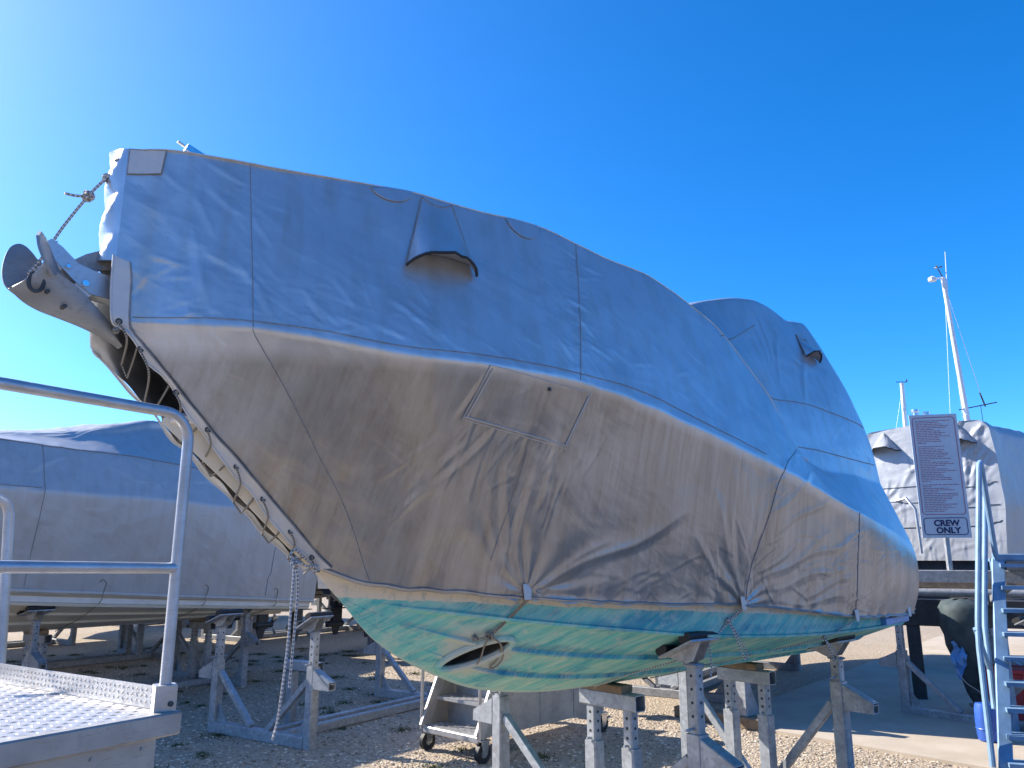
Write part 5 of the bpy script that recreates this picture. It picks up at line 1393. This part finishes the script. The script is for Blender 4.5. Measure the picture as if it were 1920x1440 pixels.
m = MB(); m.plate([top_ + Vector((0, 0, 0)), top_ + tdir*1.4, top_ + tdir*1.4 + Vector((.5, .9, 0)), top_ + Vector((.4, .9, 0))], (0, 0, .03)); m.build('landing', 'stairblue', sr)
m = MB(); m.tube([W3(4.19, 7.31, .04), W3(4.283, 7.45, .90), W3(4.295, 7.47, 1.0), W3(4.315, 7.49, 1.14), W3(4.34, 7.505, 1.28), W3(4.595, 7.6, 2.69), W3(4.61, 7.61, 2.725), W3(4.625, 7.62, 2.74), W3(4.64, 7.64, 2.725), W3(4.655, 7.66, 2.68), W3(4.80, 7.86, 1.83)], .026, 10); m.build('hand_rail', 'stairblue', sr)
m = MB(); m.tube([W3(4.45, 7.62, .46), W3(4.56, 7.79, 1.18), W3(4.59, 7.81, 1.32), W3(4.795, 7.9, 2.39), W3(4.81, 7.92, 2.42), W3(4.825, 7.94, 2.41), W3(4.84, 7.96, 2.38), W3(4.92, 8.06, 1.81)], .025, 10); m.build('hand_rail', 'stairblue', sr)
m = MB(); m.tube([W3(4.30, 7.5, 1.18), W3(4.50, 7.7, .80)], .024, 8); m.build('rail_strut', 'stairblue', sr)
for a in (Vector((.5, .9, 0)), tdir*1.35 + Vector((.5, .9, 0))):
    m = MB(); m.beam(top_ + a*.98 - Vector((0, 0, 1.8)), top_ + a*.98, .06, .06); m.build('support_leg', 'stairblue', sr)

# ---------------------------------------------------------------- red and blue bins
rd = thing('red_crate', 'red plastic crate behind the stairs', 'crate', (5.9, 9.55, 0), R(-20))
m = MB(); m.plate([(-.36, 0, .03), (.36, 0, .03), (.39, 0, .56), (-.39, 0, .56)], (0, .44, 0)); m.build('crate_body', 'red', rd)
m = MB(); m.beam((-.41, -.235, .55), (.41, -.235, .55), .03, .05); m.beam((-.41, .235, .55), (.41, .235, .55), .03, .05); m.beam((-.405, -.235, .55), (-.405, .235, .55), .03, .05); m.beam((.405, -.235, .55), (.405, .235, .55), .03, .05); m.build('rim', 'red', rd)
for x in (-.2, 0, .2):
    m = MB(); m.beam((x, -.225, .05), (x, -.228, .52), .03, .02, (0, 1, 0)); m.build('rib', 'red', rd)
bl_ = thing('blue_drum', 'blue plastic drum at the foot of the stairs', 'drum', (4.78, 8.35, .03))
m = MB(); m.tube([(0, 0, 0), (0, 0, .01), (0, 0, .06), (0, 0, .18), (0, 0, .31), (0, 0, .355), (0, 0, .36)], [.075, .09, .098, .102, .098, .085, .05], 20); m.build('drum_body', 'blue', bl_)
m = MB(); m.tube([(.1*math.cos(t), .1*math.sin(t), .12) for t in np.linspace(0, 6.283, 21)[:-1]], .007, 6, closed=True); m.build('hoop', 'blue', bl_)
m = MB(); m.cyl((.03, 0, .36), (.03, 0, .385), .02, 10); m.build('bung', 'white', bl_)

# ---------------------------------------------------------------- tree on the far left skyline
tre = thing('tree', 'dark green tree showing over the cover at the far left skyline', 'tree', (-26.5, 36.0, 0))
m = MB(); m.tube([(0, 0, 0), (.2, 0, 3), (.1, .2, 5), (.3, 0, 7.2)], [.35, .26, .18, .05], 10)
for k in range(7):
    a = k*.9; m.tube([(.15, 0, 3 + k*.5), (1.2*math.cos(a), 1.2*math.sin(a), 4.2 + k*.5), (2.1*math.cos(a), 2.1*math.sin(a), 4.9 + k*.4)], [.1, .06, .02], 6)
m.build('trunk', 'bark', tre)
cw = MB(); rq = random.Random(5)
for c in range(46):
    a = rq.uniform(0, 6.283); rr = rq.uniform(0, 2.7); zc = rq.uniform(3.6, 7.5); rr *= math.sqrt(max(.1, 1 - ((zc - 5.2)/2.9)**2)); cc = Vector((rr*math.cos(a), rr*math.sin(a), zc))
    for _ in range(70):
        p = cc + Vector((rq.gauss(0, .33), rq.gauss(0, .33), rq.gauss(0, .26))); u = Vector((rq.gauss(0, 1), rq.gauss(0, 1), rq.gauss(0, 1))).normalized(); v = u.orthogonal().normalized()
        cw.add([p - u*.11, p + v*.05, p + u*.11, p - v*.05], [(0, 1, 2, 3)])
cw.build('crown', 'leaf', tre, smooth=None)

# ---------------------------------------------------------------- loose stones and weeds on the ground
rg = np.random.default_rng(21)
ico = [(0, 0, .8), (.9, 0, .1), (.3, .85, .15), (-.75, .5, .1), (-.7, -.55, .15), (.28, -.85, .1), (0, 0, -.5)]
icf = [(0, 1, 2), (0, 2, 3), (0, 3, 4), (0, 4, 5), (0, 5, 1), (6, 2, 1), (6, 3, 2), (6, 4, 3), (6, 5, 4), (6, 1, 5)]
N = 42000
yy = 6.2 + 9.0*rg.random(N)**1.7; xx = (rg.random(N)*2 - 1)*(yy*.72)
keep = ~(((xx - 2.3)*.743 + (yy - 9.42)*.669) > .02)
xx, yy = xx[keep], yy[keep]; N = len(xx)
base = np.array(ico); ang = rg.random(N)*6.283; sz = .007 + .019*rg.random(N)**2.6
V = np.zeros((N, 7, 3)); c, s = np.cos(ang)[:, None], np.sin(ang)[:, None]
stx = sz[:, None]*(.7 + .6*rg.random((N, 7))); sty = sz[:, None]*(.7 + .6*rg.random((N, 7)))
V[..., 0] = xx[:, None] + (base[:, 0]*c - base[:, 1]*s)*stx; V[..., 1] = yy[:, None] + (base[:, 0]*s + base[:, 1]*c)*sty; V[..., 2] = base[:, 2]*sz[:, None]*.7 + .002
F = (np.arange(N)[:, None, None]*7 + np.array(icf)[None]).reshape(-1, 3)
me = bpy.data.meshes.new('gravel_stones'); me.from_pydata(V.reshape(-1, 3).tolist(), [], F.tolist()); me.materials.append(M['stone'])
o = bpy.data.objects.new('gravel_stones', me); col.objects.link(o); tag(o, 'loose pale gravel stones scattered over the yard', 'gravel', kind='stuff')
wd_ = MB(); rq = random.Random(9)
for _ in range(150):
    y = rq.uniform(7.2, 16); x = rq.uniform(-.62, .1)*y; r = rq.uniform(.03, .14)
    if rq.random() < .5: x = rq.uniform(-.6, -.25)*y; y = rq.uniform(12, 17)
    for _ in range(int(160*r/.1)):
        a = rq.uniform(0, 6.283); d = abs(rq.gauss(0, r)); p = Vector((x + d*math.cos(a), y + d*math.sin(a), 0)); t = Vector((rq.gauss(0, .02), rq.gauss(0, .02), rq.uniform(.008, .035))); q = Vector((-t.y, t.x, 0)).normalized()*.005
        wd_.add([p - q, p + q, p + t], [(0, 1, 2)])
o = wd_.build('weeds', 'weed', smooth=None); tag(o, 'small green weeds growing through the gravel', 'weeds', kind='stuff')
